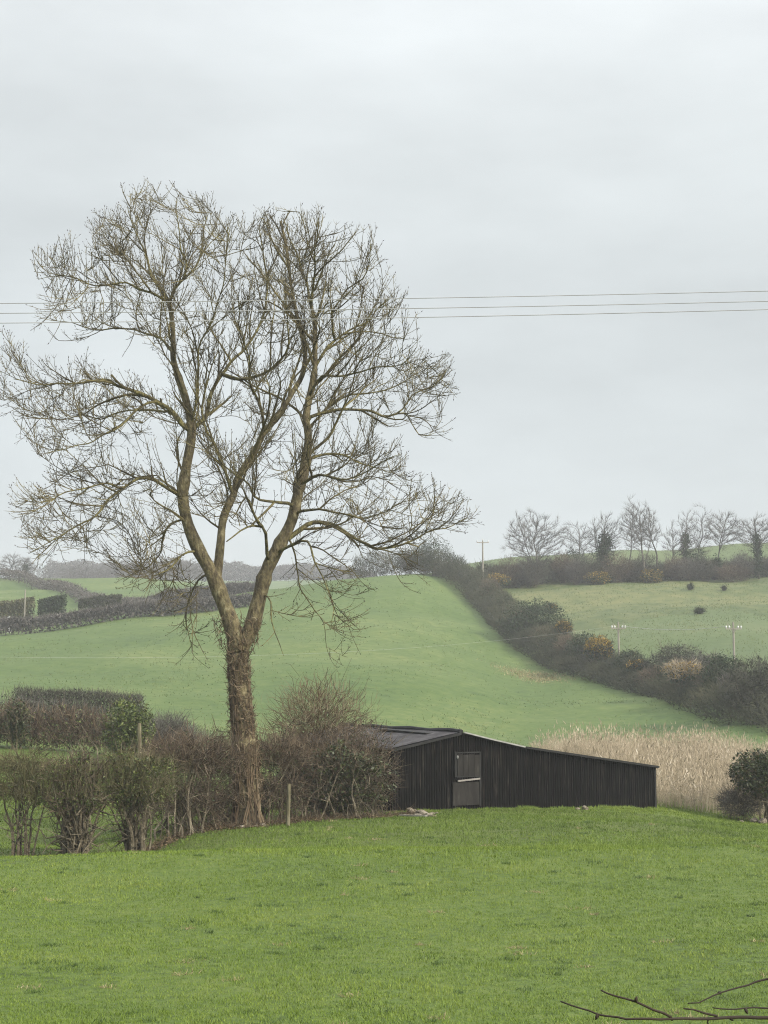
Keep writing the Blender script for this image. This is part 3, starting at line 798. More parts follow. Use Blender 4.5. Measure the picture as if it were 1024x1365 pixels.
B1, D1, L1, T1 = B1[ok], D1[ok], L1[ok], T1[ok]
bl_, bd_, bL_ = [], [], []
for k in range(len(B1)):
    pts = [B1[k]]; dv = D1[k].copy(); st = L1[k] / 4
    for j in range(4):
        dv = dv + rng.normal(0, .07, 3); dv[2] += .11; dv /= np.linalg.norm(dv)
        pts.append(pts[-1] + dv * st)
        sd = np.cross(dv, rng.normal(0, 1, 3)); sd /= np.linalg.norm(sd)
        for sg in (1, -1):
            if rng.random() < (.36 if j < 3 else .7):
                bl_.append(pts[-1]); bd_.append(dv * .9 + sd * sg * .8 + np.array((0, 0, .25))); bL_.append(rng.uniform(.10, .34))
    tube(mb, np.array(pts) - tb, np.linspace(T1[k], .0085, 5), 3, cap=False)
    bl_.append(pts[-1]); bd_.append(dv); bL_.append(.2)
B_, D_, L_ = np.array(bl_), np.array(bd_), np.array(bL_)
print('tree', len(nodes), n_skel, len(atts), len(B1), len(B_))
tipp = spikes(mb, B_ - tb, D_, L_, .0088, bend=.04, lift=.06, rng=rng)
crown = mb.build('crown', M['twig_bark'], ash)
mb = MB()
sel = rng.random(len(tipp)) < .42
spikes(mb, tipp[sel] - norm(D_[sel]) * .03, D_[sel] + rng.normal(0, .2, D_[sel].shape), rng.uniform(.05, .10, sel.sum()), rng.uniform(.012, .02, sel.sum()), bend=.02, rng=rng)
b = mb.build('buds', M['bud'], ash); b['kind'] = 'stuff'
# brown creeper stems and suckers clothing the trunk
mb = MB()
nn = 1900
tz = rng.random(nn) ** .9
py = 1072 - tz * 247
XK, XV = [-1105, -1000, -925, -862, -820], [331, 326, 320, 317, 317]
pxc = np.interp(-py, XK, XV)
a = rng.uniform(0, 2 * math.pi, nn); rr = np.interp(-py, [-1100, -950, -860, -820], [.62, .42, .40, .36]) * rng.uniform(.92, 1.10, nn)
base = np.array([P(x, y, TY) for x, y in zip(pxc, py)])
base[:, 0] += np.cos(a) * rr + np.where(py < 868, rng.choice([-.42, .42], nn) * np.clip((885 - py) / 40, 0, 1.2), 0); base[:, 1] += np.sin(a) * rr
tang = np.stack((-np.sin(a), np.cos(a), np.zeros(nn)), -1)
d = tang * rng.normal(0, .9, nn)[:, None] + np.stack((np.cos(a) * .12, np.sin(a) * .12, rng.normal(.5, .75, nn)), -1)
spikes(mb, base - tb, d, rng.uniform(.15, .55, nn), rng.uniform(.008, .020, nn), bend=.16, rng=rng)
for k in range(26):
    a0 = rng.uniform(0, 6.28); hh = np.linspace(0, 1, 14); top = rng.uniform(.5, 1)
    yy = 1105 - hh * 262 * top
    c = np.array([P(np.interp(-y, [-1105, -1000, -925, -862, -838], [331, 326, 320, 317, 317]), y, TY) for y in yy])
    aa = a0 + 1.6 * (vnoise(hh * 4, k) - .5)
    rad_ = .46 - .05 * hh + .3 * np.exp(-hh * 9)
    c[:, 0] += np.cos(aa) * rad_; c[:, 1] += np.sin(aa) * rad_
    tube(mb, c - tb, np.linspace(.035, .012, 14), 5)
mb.build('creeper', M['creeper'], ash)
# the pale buttressed foot of the trunk
mb = MB(); M['pale_bark'] = mat('pale_bark', [(0, (.06, .045, .028)), (.4, (.17, .135, .085)), (.75, (.30, .255, .17)), (1, (.45, .41, .31))], noise=7, island=0, stretch=(1, 1, .5), bump=1.0, bump_scale=11, detail=9)
aa = np.linspace(0, 2 * math.pi, 41)[:-1]; hh = np.linspace(-.25, 1.05, 12)
butt = .55 + .45 * np.cos(aa * 5 + .6) * (.6 + .5 * np.sin(aa * 2))
rad_ = (.43 + .05 * np.exp(-np.maximum(hh, 0) * 1.2))[:, None] + (np.exp(-(hh + .25) / .33))[:, None] * (.22 + .20 * butt)[None] + rng.normal(0, .012, (12, 40))
cen_ = P(330, 1095, TY) - tb
v = np.stack((cen_[0] + rad_ * np.cos(aa)[None], 0 * rad_ + rad_ * np.sin(aa)[None], np.repeat(hh[:, None], 40, 1)), -1).reshape(-1, 3)
i = np.arange(11)[:, None] * 40; j = np.arange(40)[None]; j2 = (j + 1) % 40
mb.add(v, None, np.stack((i + j, i + j2, i + 40 + j2, i + 40 + j), -1).reshape(-1, 4))
mb.build('root_flare', M['pale_bark'], ash, smooth=True)

# ---------------------------------------------------------------- shrubs, bushes and hedges
def shrub(name, label, px, Y, w, h, n_stem, n_twig, n_leaf, tm, lm=None, cat='shrub', group=None, lo=.4, base_w=.5, seed=1, twig=.5, tr=.009, leaf=.05, deep=None, top_twigs=0, lean=0.0, sink=0.0, stem_r=.05, sm=None, flat=0.0, tt=None, up=.55):
    rng = np.random.default_rng(seed)
    g = ground(px, Y); g[2] -= sink
    root = empty(name, g, label, cat, group)
    deep = deep or w * .8
    cen = np.array((lean, 0, h * (lo + 1) / 2)); rad = np.array((w / 2, deep / 2, h * (1 - lo) / 2))
    def sample(n, k=.45):
        d = norm(rng.normal(0, 1, (n, 3))); rr = rng.random((n, 1)) ** k
        lump = .78 + .44 * vnoise2(np.arctan2(d[:, 1], d[:, 0]) * 2.2 + 40, d[:, 2] * 3 + 9, seed)[:, None]
        q = d * rr * lump
        if flat: q[:, 2] = np.sign(q[:, 2]) * np.abs(q[:, 2]) ** .62 * (.8 + .45 * (vnoise(q[:, 0] * 3.5 + 11, seed) - .35))
        return cen + q * rad, d
    if n_stem:
        mb = MB(); ends, _ = sample(n_stem, .5)
        for k in range(n_stem):
            a = rng.uniform(0, 6.28); b0 = np.array((math.cos(a) * base_w / 2 * rng.random() ** .5, math.sin(a) * base_w / 2 * rng.random() ** .5, -.15))
            m1 = b0 + (ends[k] - b0) * np.array((.22, .22, .4)) + rng.normal(0, .05 * w, 3) * .6
            m2 = b0 + (ends[k] - b0) * np.array((.6, .6, .75)) + rng.normal(0, .05 * w, 3) * .6
            c = catmull(np.array((b0, m1, m2, ends[k])), h * .09)
            c += np.cumsum(rng.normal(0, .012 * h, c.shape), 0) * .6
            sr = stem_r * rng.uniform(.5, 1.2)
            tube(mb, c, np.linspace(sr, sr * .2, len(c)), 5)
            for j in range(8):
                i0 = rng.integers(len(c) // 4, len(c)); d = norm(rng.normal(0, 1, 3) + np.array((0, 0, .4)))
                L = rng.uniform(.15, .35) * h
                e = np.array((c[i0], c[i0] + d * L * .5 + rng.normal(0, .04 * h, 3), c[i0] + d * L + np.array((0, 0, .08 * h))))
                tube(mb, e, [sr * .4, sr * .25, sr * .1], 4, cap=False)
        mb.build('stems', sm or M['stem_bark'], root)
    if n_twig:
        mb = MB(); p, d = sample(n_twig)
        dr = d * np.array((1, 1, .5)) + np.array((0, 0, up)) + rng.normal(0, .6, (n_twig, 3))
        spikes(mb, p, dr, rng.uniform(.4, 1.25, n_twig) * twig, rng.uniform(.6, 1.4, n_twig) * tr, bend=.12, rng=rng)
        if top_twigs:
            q = np.stack((np.clip(rng.normal(0, .27, top_twigs), -.62, .62) * w + lean, rng.uniform(-.5, .5, top_twigs) * deep, rng.uniform(.55, .86, top_twigs) * h), -1)
            mt = MB() if tt else mb
            spikes(mt, q, np.array((0, 0, 1.0)) + rng.normal(0, .36, (top_twigs, 3)), rng.uniform(.4, 1.1, top_twigs) * h * .17, tr * .62, bend=.05, rng=rng)
            if tt: mt.build('shoots', tt, root)
        t = mb.build('twigs', tm, root)
    if n_leaf:
        mb = MB(); p, d = sample(n_leaf, .4); leaves(mb, p, leaf, rng)
        if lm is M['gorse_flower']:
            mb.build('flowers', lm, root)
            mb = MB(); p, d = sample(int(n_leaf * 1.1), .5); p[:, 2] -= h * .12; leaves(mb, p, leaf * 1.15, rng)
            mb.build('foliage', M['far_green'], root)
        else: mb.build('foliage', lm, root)
    return root

def hedge(name, label, path, width, hf, tm, lm=None, n_twig=4000, n_leaf=0, cat='hedge', twig=.8, tr=.02, leaf=.15, seed=1, lump=.35, lump_len=4.0, boxy=False, group=None, updir=.8):
    """one fused hedge along a path of (pixel column, distance)"""
    rng = np.random.default_rng(seed)
    xy = np.array([ground(p, y)[:2] for p, y in path])
    sl = np.concatenate(([0], np.cumsum(np.linalg.norm(np.diff(xy, axis=0), axis=1))))
    mid = np.array([np.interp(sl[-1] / 2, sl, xy[:, k]) for k in (0, 1)])
    root = empty(name, (*mid, float(gz(*mid))), label, cat, group); o = np.array(root.location)
    def sample(n, k=.5):
        s = rng.uniform(0, sl[-1], n)
        c = np.stack([np.interp(s, sl, xy[:, k2]) for k2 in (0, 1)], -1)
        s2 = np.clip(s + .5, 0, sl[-1]); s1 = np.clip(s - .5, 0, sl[-1])
        tg = norm(np.stack([np.interp(s2, sl, xy[:, k2]) - np.interp(s1, sl, xy[:, k2]) for k2 in (0, 1)], -1))
        nrm = np.stack((-tg[:, 1], tg[:, 0]), -1)
        frac = s / sl[-1]
        H = np.interp(frac, np.linspace(0, 1, len(hf)), hf); W = np.interp(frac, np.linspace(0, 1, len(width)), width)
        lat = rng.uniform(-1, 1, n)
        lum = 1 + lump * 2 * (.65 * vnoise2(s / lump_len, lat * 1.4 + 7, seed) + .35 * vnoise2(s / lump_len * 3.1, lat * 3 + 3, seed + 5) - .5)
        env = H * lum * (np.sqrt(np.maximum(0, 1 - lat ** 2 * .92)) if not boxy else 1.0)
        zf = rng.random(n) ** k
        pos = np.concatenate((c + nrm * (lat * W / 2)[:, None], np.zeros((n, 1))), 1)
        pos[:, 2] = gz(pos[:, 0], pos[:, 1]) + zf * env - .05
        out = np.concatenate((nrm * lat[:, None], np.full((n, 1), updir)), 1)
        return pos - o, out
    if n_twig:
        mb = MB(); p, d = sample(n_twig)
        spikes(mb, p, d + rng.normal(0, .55 if not boxy else .35, (n_twig, 3)), rng.uniform(.4, 1.3, n_twig) * twig, rng.uniform(.6, 1.4, n_twig) * tr, bend=.1, rng=rng)
        mb.build('twigs', tm, root)['kind'] = 'stuff'
    if n_leaf:
        mb = MB(); p, d = sample(n_leaf, .6); leaves(mb, p, leaf, rng)
        mb.build('foliage', lm, root)['kind'] = 'stuff'
    return root

# three pollard-like hawthorns at the left, and the thicket round the ash
G1 = 'hawthorn bushes along the old field boundary'
shrub('hawthorn_bush', 'slender upright hawthorn bush at the left edge of the pasture with pale stems', 34, 51.5, 2.3, 3.8, 9, 1300, 0, M['olive_twig'], group=G1, lo=.52, base_w=.75, seed=3, up=.12, twig=.55, top_twigs=1000, tr=.010, stem_r=.07, flat=.8)
shrub('hawthorn_bush', 'dark dense fan shaped hawthorn bush with a leaning left stem', 106, 51.5, 2.55, 3.7, 26, 1500, 2500, M['brown_twig'], M['yellow_green_leaf'], group=G1, lo=.40, base_w=1.0, seed=4, up=.12, twig=.5, top_twigs=1100, tr=.011, leaf=.05, stem_r=.08, flat=.7, tt=M['olive_twig'])
shrub('hawthorn_bush', 'green leaved hawthorn bush with spreading twisted stems next to the brown thicket', 188, 52.0, 2.6, 3.6, 22, 1300, 2900, M['olive_twig'], M['yellow_green_leaf'], group=G1, lo=.42, base_w=.9, seed=7, up=.12, twig=.5, top_twigs=1000, tr=.011, leaf=.055, stem_r=.07, flat=.7)
shrub('bramble_thicket', 'tall brown leafless thicket just left of the ash trunk', 250, 56.6, 3.7, 3.85, 40, 2600, 900, M['brown_twig'], M['evergreen_leaf'], lo=.02, base_w=3.8, seed=9, up=.3, twig=.75, tr=.012, deep=2.0, top_twigs=900, stem_r=.04, leaf=.055, cat='thicket', flat=.8)
shrub('bramble_thicket', 'dark brown thicket of crossing stems wrapped round the foot of the ash', 306, 59.3, 3.0, 3.4, 26, 1700, 500, M['brown_twig'], M['evergreen_leaf'], lo=.02, base_w=2.2, seed=10, up=.3, twig=.7, tr=.012, deep=1.6, top_twigs=500, stem_r=.035, leaf=.055, cat='thicket', flat=.8)
shrub('bramble_thicket', 'brown bramble thicket between the ash trunk and the dark green bush', 372, 59.2, 2.6, 3.7, 26, 1700, 500, M['brown_twig'], M['evergreen_leaf'], lo=.02, base_w=2.3, seed=11, up=.3, twig=.7, tr=.012, deep=1.8, top_twigs=600, stem_r=.035, leaf=.055, cat='thicket', flat=.8)
shrub('willow_bush', 'tall pale brown leafless bush rising above the barn roof beside the ash', 424, 63.5, 4.0, 5.7, 30, 2300, 0, M['creeper'], lo=.2, base_w=1.5, seed=13, twig=1.0, tr=.011, top_twigs=300, stem_r=.04, cat='bush')
shrub('holly_bush', 'dense dark green bush with brown stems against the barn corner', 451, 60.5, 4.2, 3.1, 38, 1800, 4200, M['brown_twig'], M['evergreen_leaf'], lo=.0, base_w=3.9, seed=14, twig=.5, tr=.012, deep=2.2, stem_r=.04, leaf=.075, cat='bush', flat=.75)
shrub('bramble_thicket', 'low reddish brown thicket in front of the left end of the barn roof', 487, 62.2, 2.7, 3.75, 22, 1700, 700, M['brown_twig'], M['evergreen_leaf'], lo=.02, base_w=2.0, seed=15, twig=.55, tr=.011, deep=1.6, stem_r=.035, leaf=.06, cat='thicket')
# hedges behind the left field
hedge('field_hedge', 'brown and green overgrown hedge behind the hawthorn bushes', [(-90, 88), (0, 88), (110, 88), (215, 88)], [2.6, 2.6, 2.6, 2.4], [2.3, 2.2, 2.2, 1.9], M['brown_twig'], M['yellow_green_leaf'], 7500, 2600, twig=.7, tr=.018, leaf=.11, seed=21, lump=.34, lump_len=1.5)
shrub('holly_bush', 'rounded dark green bush standing up from the brown field hedge', 173, 83.5, 2.9, 3.75, 8, 400, 5200, M['brown_twig'], M['yellow_green_leaf'], lo=.1, base_w=1.6, seed=23, twig=.5, tr=.012, leaf=.09, cat='bush')
shrub('ivy_bush', 'narrow dark green bush in the brown hedge near the left edge', 24, 86, 1.5, 2.9, 4, 500, 1500, M['brown_twig'], M['evergreen_leaf'], lo=.05, base_w=1.0, seed=24, twig=.4, tr=.012, leaf=.09, cat='bush')
shrub('grey_bush', 'pale grey leafless bush right of the rounded green bush', 226, 88, 3.4, 3.0, 14, 2200, 0, M['grey_twig'], lo=.1, base_w=2.0, seed=25, twig=.7, tr=.012, stem_r=.03, cat='bush', sm=M['grey_twig'])
shrub('grey_bush', 'low tawny bush of dry stems behind the wooden post', 215, 78, 2.2, 2.1, 14, 1500, 0, M['reed'], lo=.1, base_w=1.4, seed=26, twig=.5, tr=.010, stem_r=.02, cat='bush', sm=M['grey_twig'])
shrub('grey_bush', 'greyish leafless bush between the tawny dry bush and the ash', 268, 82, 2.6, 2.6, 10, 1400, 0, M['grey_twig'], lo=.1, base_w=1.6, seed=27, twig=.6, tr=.012, stem_r=.025, cat='bush')
hedge('flat_topped_hedge', 'flat topped dark purplish hedge at the foot of the hill on the left', [(20, 118), (100, 118), (190, 118)], [2.5, 2.5, 2.5], [3.3, 3.4, 3.3], M['purple_twig'], M['purple_twig'], 7000, 5200, twig=.5, tr=.016, leaf=.10, seed=28, lump=.07, lump_len=2.5, boxy=True)
hedge('low_hedge', 'low pale brown hedge at the left edge in front of the flat topped hedge', [(-80, 105), (0, 105), (90, 105), (255, 108)], [2.2, 2.2, 2.2, 2.2], [2.6, 2.4, 2.0, 1.4], M['grey_twig'], M['far_scrub'], 3600, 2500, twig=.7, tr=.016, leaf=.11, seed=29, lump=.2, lump_len=2.5)

# hedges on the left hillside
hedge('hillside_hedge', 'long purplish brown hedge running level across the left hillside', [(-120, 244), (0, 247), (90, 250), (165, 253), (250, 256), (335, 262)], [3.2] * 6, [2.9, 2.8, 2.6, 2.4, 2.2, 2.0], M['grey_twig'], M['grey_twig'], 6500, 9000, twig=.9, tr=.035, leaf=.28, seed=31, lump=.14, lump_len=3, boxy=True)
hedge('hillside_hedge', 'brown hedge slanting down the left hillside from the skyline', [(-70, 445), (0, 425), (45, 390), (95, 345), (140, 305), (175, 275), (200, 262)], [3.5] * 7, [3.0, 3.0, 2.8, 2.5, 2.3, 2.1, 2.0], M['grey_twig'], M['grey_twig'], 5000, 9000, twig=.8, tr=.035, leaf=.28, seed=32, lump=.15, lump_len=4, boxy=True)
hedge('clipped_hedge', 'tall square clipped yellowish hedge at the left edge of the hillside', [(-40, 268), (0, 268), (41, 268)], [4, 4, 4], [5.0, 5.0, 5.0], M['clipped_hedge'], M['clipped_hedge'], 1500, 5500, twig=.5, tr=.03, leaf=.22, seed=33, lump=.03, boxy=True)
hedge('clipped_hedge', 'small dark clipped hedge standing alone right of the pale pole', [(49, 266), (84, 266)], [3, 3], [4.3, 4.3], M['far_scrub'], M['far_green'], 900, 3000, twig=.5, tr=.03, leaf=.22, seed=34, lump=.05, boxy=True)
hedge('clipped_hedge', 'low dark clipped hedge just above the long hillside hedge', [(102, 264), (160, 266)], [2, 2], [3.4, 3.2], M['purple_twig'], M['far_scrub'], 900, 2500, twig=.4, tr=.03, leaf=.2, seed=35, lump=.06, boxy=True)

# the hedgerow running down the hill from the top, with its gorse and evergreens
hedge('hillside_hedgerow', 'thick dark scrubby hedgerow running diagonally down the hill', HEDGE, [6, 7, 7, 7, 7, 8, 7, 7, 8, 11, 13], [4.6, 4.8, 4.4, 3.6, 3.4, 3.4, 2.6, 2.0, 2.1, 3.0, 3.6], M['far_scrub'], M['far_scrub'], 34000, 30000, twig=1.2, tr=.030, leaf=.17, seed=41, lump=.42, lump_len=4.5)
GB = 'bushes in the diagonal hedgerow'
def blob(name, label, px, Y, w, h, n_leaf, lm, seed, tm=None, n_twig=500, group=GB, leaf=.16, cat='bush', lo=.0):
    return shrub(name, label, px, Y, w, h, 4, n_twig, n_leaf, tm or M['far_scrub'], lm, lo=lo, base_w=w * .3, seed=seed, twig=.9, tr=.028, leaf=leaf, stem_r=.08, cat=cat, group=group)
blob('evergreen_bush', 'broad dark green bush half way down the diagonal hedgerow', 714, 232, 10, 6.6, 7000, M['far_green'], 51)
blob('evergreen_bush', 'dark green bush in the hedgerow above the orange gorse', 778, 209, 5.2, 5.2, 2600, M['far_green'], 52)
blob('evergreen_bush', 'dark green bush just right of the orange gorse', 840, 195, 4.2, 3.9, 2200, M['far_green'], 53)
blob('evergreen_bush', 'large dark green bush at the lower right end of the hedgerow', 966, 164, 5.6, 5.4, 4200, M['far_green'], 54)
blob('evergreen_bush', 'dark green bush at the top of the hedgerow on the skyline', 575, 306, 9, 7.6, 3200, M['far_green'], 55)
blob('bare_bush', 'brown bare bush behind the lower hedgerow', 903, 188, 8, 4.6, 2600, M['far_scrub'], 56, M['purple_twig'], 1800)
blob('bare_bush', 'tall purplish bare bush at the right edge above the reeds', 1012, 150, 7, 6.6, 3000, M['far_scrub'], 57, M['purple_twig'], 2400)
blob('bare_bush', 'greyish bare bush under the right electricity pole', 943, 180, 5, 4.0, 1800, M['far_scrub'], 58, M['grey_twig'], 1600)
blob('gorse_bush', 'big orange flowering gorse bush in the hedgerow below the left electricity pole', 799, 202, 3.9, 5.3, 2600, M['gorse_flower'], 61, leaf=.16, lo=.35)
blob('gorse_bush', 'small yellow gorse bush beside the dark green bush on the hedgerow edge', 752, 222, 2.6, 4.6, 800, M['gorse_flower'], 62, leaf=.16, lo=.5)
blob('gorse_bush', 'small pale gorse patch right of the big orange gorse', 848, 189, 2.4, 3.6, 700, M['gorse_flower'], 63, leaf=.14, lo=.6)
blob('gorse_bush', 'wide straw coloured gorse bush with yellow tips low in the hedgerow', 912, 172, 4.6, 4.4, 900, M['gorse_flower'], 64, M['reed'], 900, leaf=.14, lo=.5)
blob('gorse_bush', 'dull orange gorse bush at the foot of the pole on the hilltop', 664, 287, 5.0, 4.2, 900, M['gorse_flower'], 65, leaf=.2, lo=.4)
blob('gorse_bush', 'dark gorse with orange flowers alone at the left of the rough field', 735, 262, 2.6, 1.9, 500, M['gorse_flower'], 66, leaf=.18, n_twig=300, lo=.2)
blob('gorse_bush', 'low green and yellow gorse clump left of the dark flowering gorse', 716, 263, 3.6, 1.5, 600, M['far_green'], 67, leaf=.18, n_twig=200)
blob('small_bush', 'small dark bush alone in the middle of the rough field', 935, 246, 1.6, 1.0, 380, M['far_green'], 68, leaf=.16, n_twig=120)
blob('small_bush', 'small dark bush high in the rough field below the ridge trees', 924, 279, 1.2, 1.2, 260, M['far_green'], 69, leaf=.16, n_twig=100)
blob('small_bush', 'tiny bush at the right of the rough field below the ridge', 969, 277, 1.0, .9, 200, M['far_green'], 70, leaf=.16, n_twig=80)

rb = np.random.default_rng(404)
KINDS = (('bare_bush', 'rounded bare brown bush in the thick of the diagonal hedgerow', 'brown_twig', 'far_scrub', 300, 1500),
         ('bare_bush', 'pale greyish bare bush in the thick of the diagonal hedgerow', 'grey_twig', 'far_scrub', 120, 1500),
         ('evergreen_bush', 'small dark green bush set in the thick of the diagonal hedgerow', 'far_scrub', 'far_green', 1100, 500))
for k in range(26):
    f_ = (k + rb.random()) / 26
    px_ = np.interp(f_, [0, .3, 1], [540, 690, 1080]); Y_ = np.interp(px_, [h_[0] for h_ in HEDGE], [h_[1] for h_ in HEDGE]) + rb.normal(0, 2.2)
    nm, lab, tm_, lm_, nl, nt = KINDS[rb.choice(3, p=[.28, .26, .46])]
    low_ = np.interp(px_, [540, 700, 800, 860, 960, 1080], [1.25, 1.1, .95, .8, .9, 1.2])
    shrub(nm, lab, px_, Y_, rb.uniform(2.6, 5.2), rb.uniform(2.8, 4.6) * low_, 10, nt, nl, M[tm_], M[lm_], lo=.05, base_w=1.2, seed=500 + k, twig=.9, tr=.024, leaf=.15, stem_r=.05, cat='bush', group=GB)
rb2 = np.random.default_rng(405)
for k in range(15):
    px_ = 672 + k * 25 + rb2.uniform(-9, 9)
    shrub('bare_bush', 'bare scrubby bush in the brown hedge under the ridge trees', px_, 300 + rb2.uniform(-3, 6), rb2.uniform(3.5, 7), rb2.uniform(3.2, 6.2), 10, 1500, 200, M[('brown_twig', 'grey_twig', 'purple_twig')[k % 3]], M['far_scrub'], lo=.05, base_w=1.6, seed=560 + k, twig=1.0, tr=.024, leaf=.16, stem_r=.05, cat='bush', group='bushes under the ridge trees')
# ridge hedge and trees
hedge('ridge_hedge', 'wide scrubby brown hedge along the ridge under the row of trees', [(640, 300), (700, 303), (780, 305), (860, 306), (950, 307), (1100, 308)], [9] * 6, [3.6, 4.2, 3.2, 2.8, 3.2, 3.6], M['purple_twig'], M['far_scrub'], 15000, 13000, twig=1.6, tr=.03, leaf=.28, seed=43, lump=.34, lump_len=6)
def small_tree(label, px, Y, h, spread, seed, lean=0.0, clear=.3, ivy=0, r0=.25, dens=1.0, name='bare_tree', group='trees along the ridge', twin=False, tm=None, sparse=1.0, ivy_n=1600):
    rng = np.random.default_rng(seed)
    g = ground(px, Y); root = empty(name, g, label, 'tree', group)
    h *= .95 if Y < 400 else 1.0
    th = h * .8; k = int(th / .5)
    t = np.linspace(0, 1, k)
    sx = lean * t ** 1.6 + (vnoise(t * 4, seed) - .5) * h * .05; sy = (vnoise(t * 4, seed + 9) - .5) * h * .05
    nd = [np.array((sx[i], sy[i], th * t[i] - (.2 if i == 0 else 0))) for i in range(k)]; pr = [-1] + list(range(k - 1))
    if twin:
        b0 = int(k * .25); last = b0
        for i in range(1, k - b0):
            tt = i / (k - b0)
            nd.append(nd[b0] + np.array((twin * tt * (1.2 - .3 * tt), .5 * tt, th * .72 * tt))); pr.append(last); last = len(nd) - 1
    ns = len(nd)
    m_ = int(520 * dens)
    d = norm(rng.normal(0, 1, (m_, 3))); rr = rng.random((m_, 1)) ** .42
    lump = .7 + .55 * vnoise2(np.arctan2(d[:, 1], d[:, 0]) * 1.8 + 30, d[:, 2] * 2.4 + 8, seed)[:, None]
    att = np.array((lean * .8, 0, h * (1 + clear) / 2)) + d * rr * lump * np.array((spread / 2, spread / 2, h * (1 - clear) / 2))
    nodes, par = colonize(nd, pr, att, .5, 5.5, .75, .10, 60, .8, rng, .08, np.array((lean * .3, 0, h * .22)), .45)
    r = pipe_radii(par, .020, 2.5)
    for i in range(k): r[i] = max(r[i], r0 * .75 * (1 - .85 * t[i]))
    runs, ch = chains(par, 0, r)
    tr_, cr_ = MB(), MB()
    for run in runs:
        if len(run) < 2: continue
        rad = r[run].copy()
        if run[0] != 0: rad[0] = rad[1]
        if run[0] == 0 or rad[0] > r0 * .5: tube(tr_, nodes[run], rad, 6)
        else: tube(cr_, nodes[run], rad, 3, cap=False)
    idx = np.arange(1, len(nodes)); idx = idx[r[idx] < .09]
    B, D, L = [], [], []
    for rep in range(9):
        s = idx[rng.random(len(idx)) < .75 * sparse]
        pd = norm(nodes[s] - nodes[par[s]])
        dd = pd + rng.normal(0, .35, pd.shape); dd = dd + .5 * norm(nodes[s] - np.array((0, 0, h * .2))); dd[:, 2] += .3; dd[:, 0] += .1 * np.sign(lean)
        B.append(nodes[s]); D.append(dd); L.append(rng.uniform(.6, 1.7, len(s)))
    spikes(cr_, np.concatenate(B), np.concatenate(D), np.concatenate(L), .0135, bend=.06, rng=rng)
    tr_.build('trunk', M['far_bark'], root)
    cr_.build('crown', tm or M['grey_twig'], root)
    if ivy:
        iv = MB(); keep = np.where((r > r0 * .22) & (nodes[:, 2] > h * .05) & (nodes[:, 2] < h * ivy))[0]
        s = rng.choice(keep, ivy_n); q = nodes[s] + rng.normal(0, 1, (ivy_n, 3)) * ((.36 if ivy_n < 2000 else .55) + r[s])[:, None]
        leaves(iv, q, .22, rng); iv.build('ivy', M['far_green'], root)
    return root
small_tree('broad spreading bare tree, leftmost on the ridge', 716, 300, 15.0, 13.5, 101, clear=.18, r0=.34, dens=1.5, twin=-3)
small_tree('thin faint bare tree beside the broad leftmost ridge tree', 776, 312, 12.0, 8, 102, clear=.3, dens=.6, r0=.15, sparse=.7)
small_tree('thick trunked tree heavily clad in dark ivy on the ridge', 808, 302, 14.6, 7.0, 103, lean=.5, clear=.35, ivy=.93, r0=.6, twin=-2.2, ivy_n=4200)
small_tree('tall slim bare tree just right of the ivy clad tree', 842, 303, 16.0, 5.0, 104, lean=1.0, clear=.4, r0=.24, dens=.8)
small_tree('tallest bare tree with a forked trunk in the middle of the ridge row', 860, 300, 17.4, 6.8, 105, lean=-.8, clear=.36, r0=.34, dens=1.1, twin=2.6)
small_tree('bare tree with a curved leaning trunk in the ridge row', 882, 303, 14.6, 5.0, 106, lean=-2.0, clear=.42, r0=.36, dens=.7)
small_tree('small bare tree with a thin dark trunk in a gap of the ridge row', 897, 302, 11.8, 5.0, 107, lean=.9, clear=.2, r0=.2, dens=.5)
small_tree('upright bare tree with an ivy covered trunk right of the middle of the ridge', 920, 303, 14.6, 4.6, 108, clear=.3, ivy=.68, r0=.3, dens=.8)
small_tree('pale wispy bare tree behind the ivy covered trunk on the ridge', 933, 310, 14.6, 6.0, 109, lean=1.6, clear=.3, r0=.18, dens=.7, sparse=.7)
small_tree('bare tree leaning right with a fan shaped crown on the ridge', 957, 303, 14.6, 7.4, 110, lean=2.4, clear=.42, ivy=.3, r0=.26, dens=1.1)
small_tree('bare tree with ivy at the right end of the ridge row', 1016, 300, 12.8, 8.5, 111, lean=-.5, clear=.4, ivy=.75, r0=.3, dens=1.1)
blob('evergreen_bush', 'dark green bush under the ridge trees left of the ivy clad tree', 769, 303, 5.4, 7.4, 1700, M['far_green'], 112, group='bushes under the ridge trees')
blob('evergreen_bush', 'dark green bush under the ridge trees near the right end', 935, 306, 4.4, 6.4, 1300, M['far_green'], 113, group='bushes under the ridge trees')
blob('gorse_bush', 'orange gorse clump along the foot of the ridge hedge', 800, 296, 5.5, 2.6, 900, M['gorse_flower'], 114, tm=M['far_scrub'], group='bushes under the ridge trees')
blob('gorse_bush', 'dull yellow gorse clump in the middle of the ridge hedge foot', 872, 297, 5.0, 3.0, 700, M['gorse_flower'], 115, tm=M['far_scrub'], group='bushes under the ridge trees')

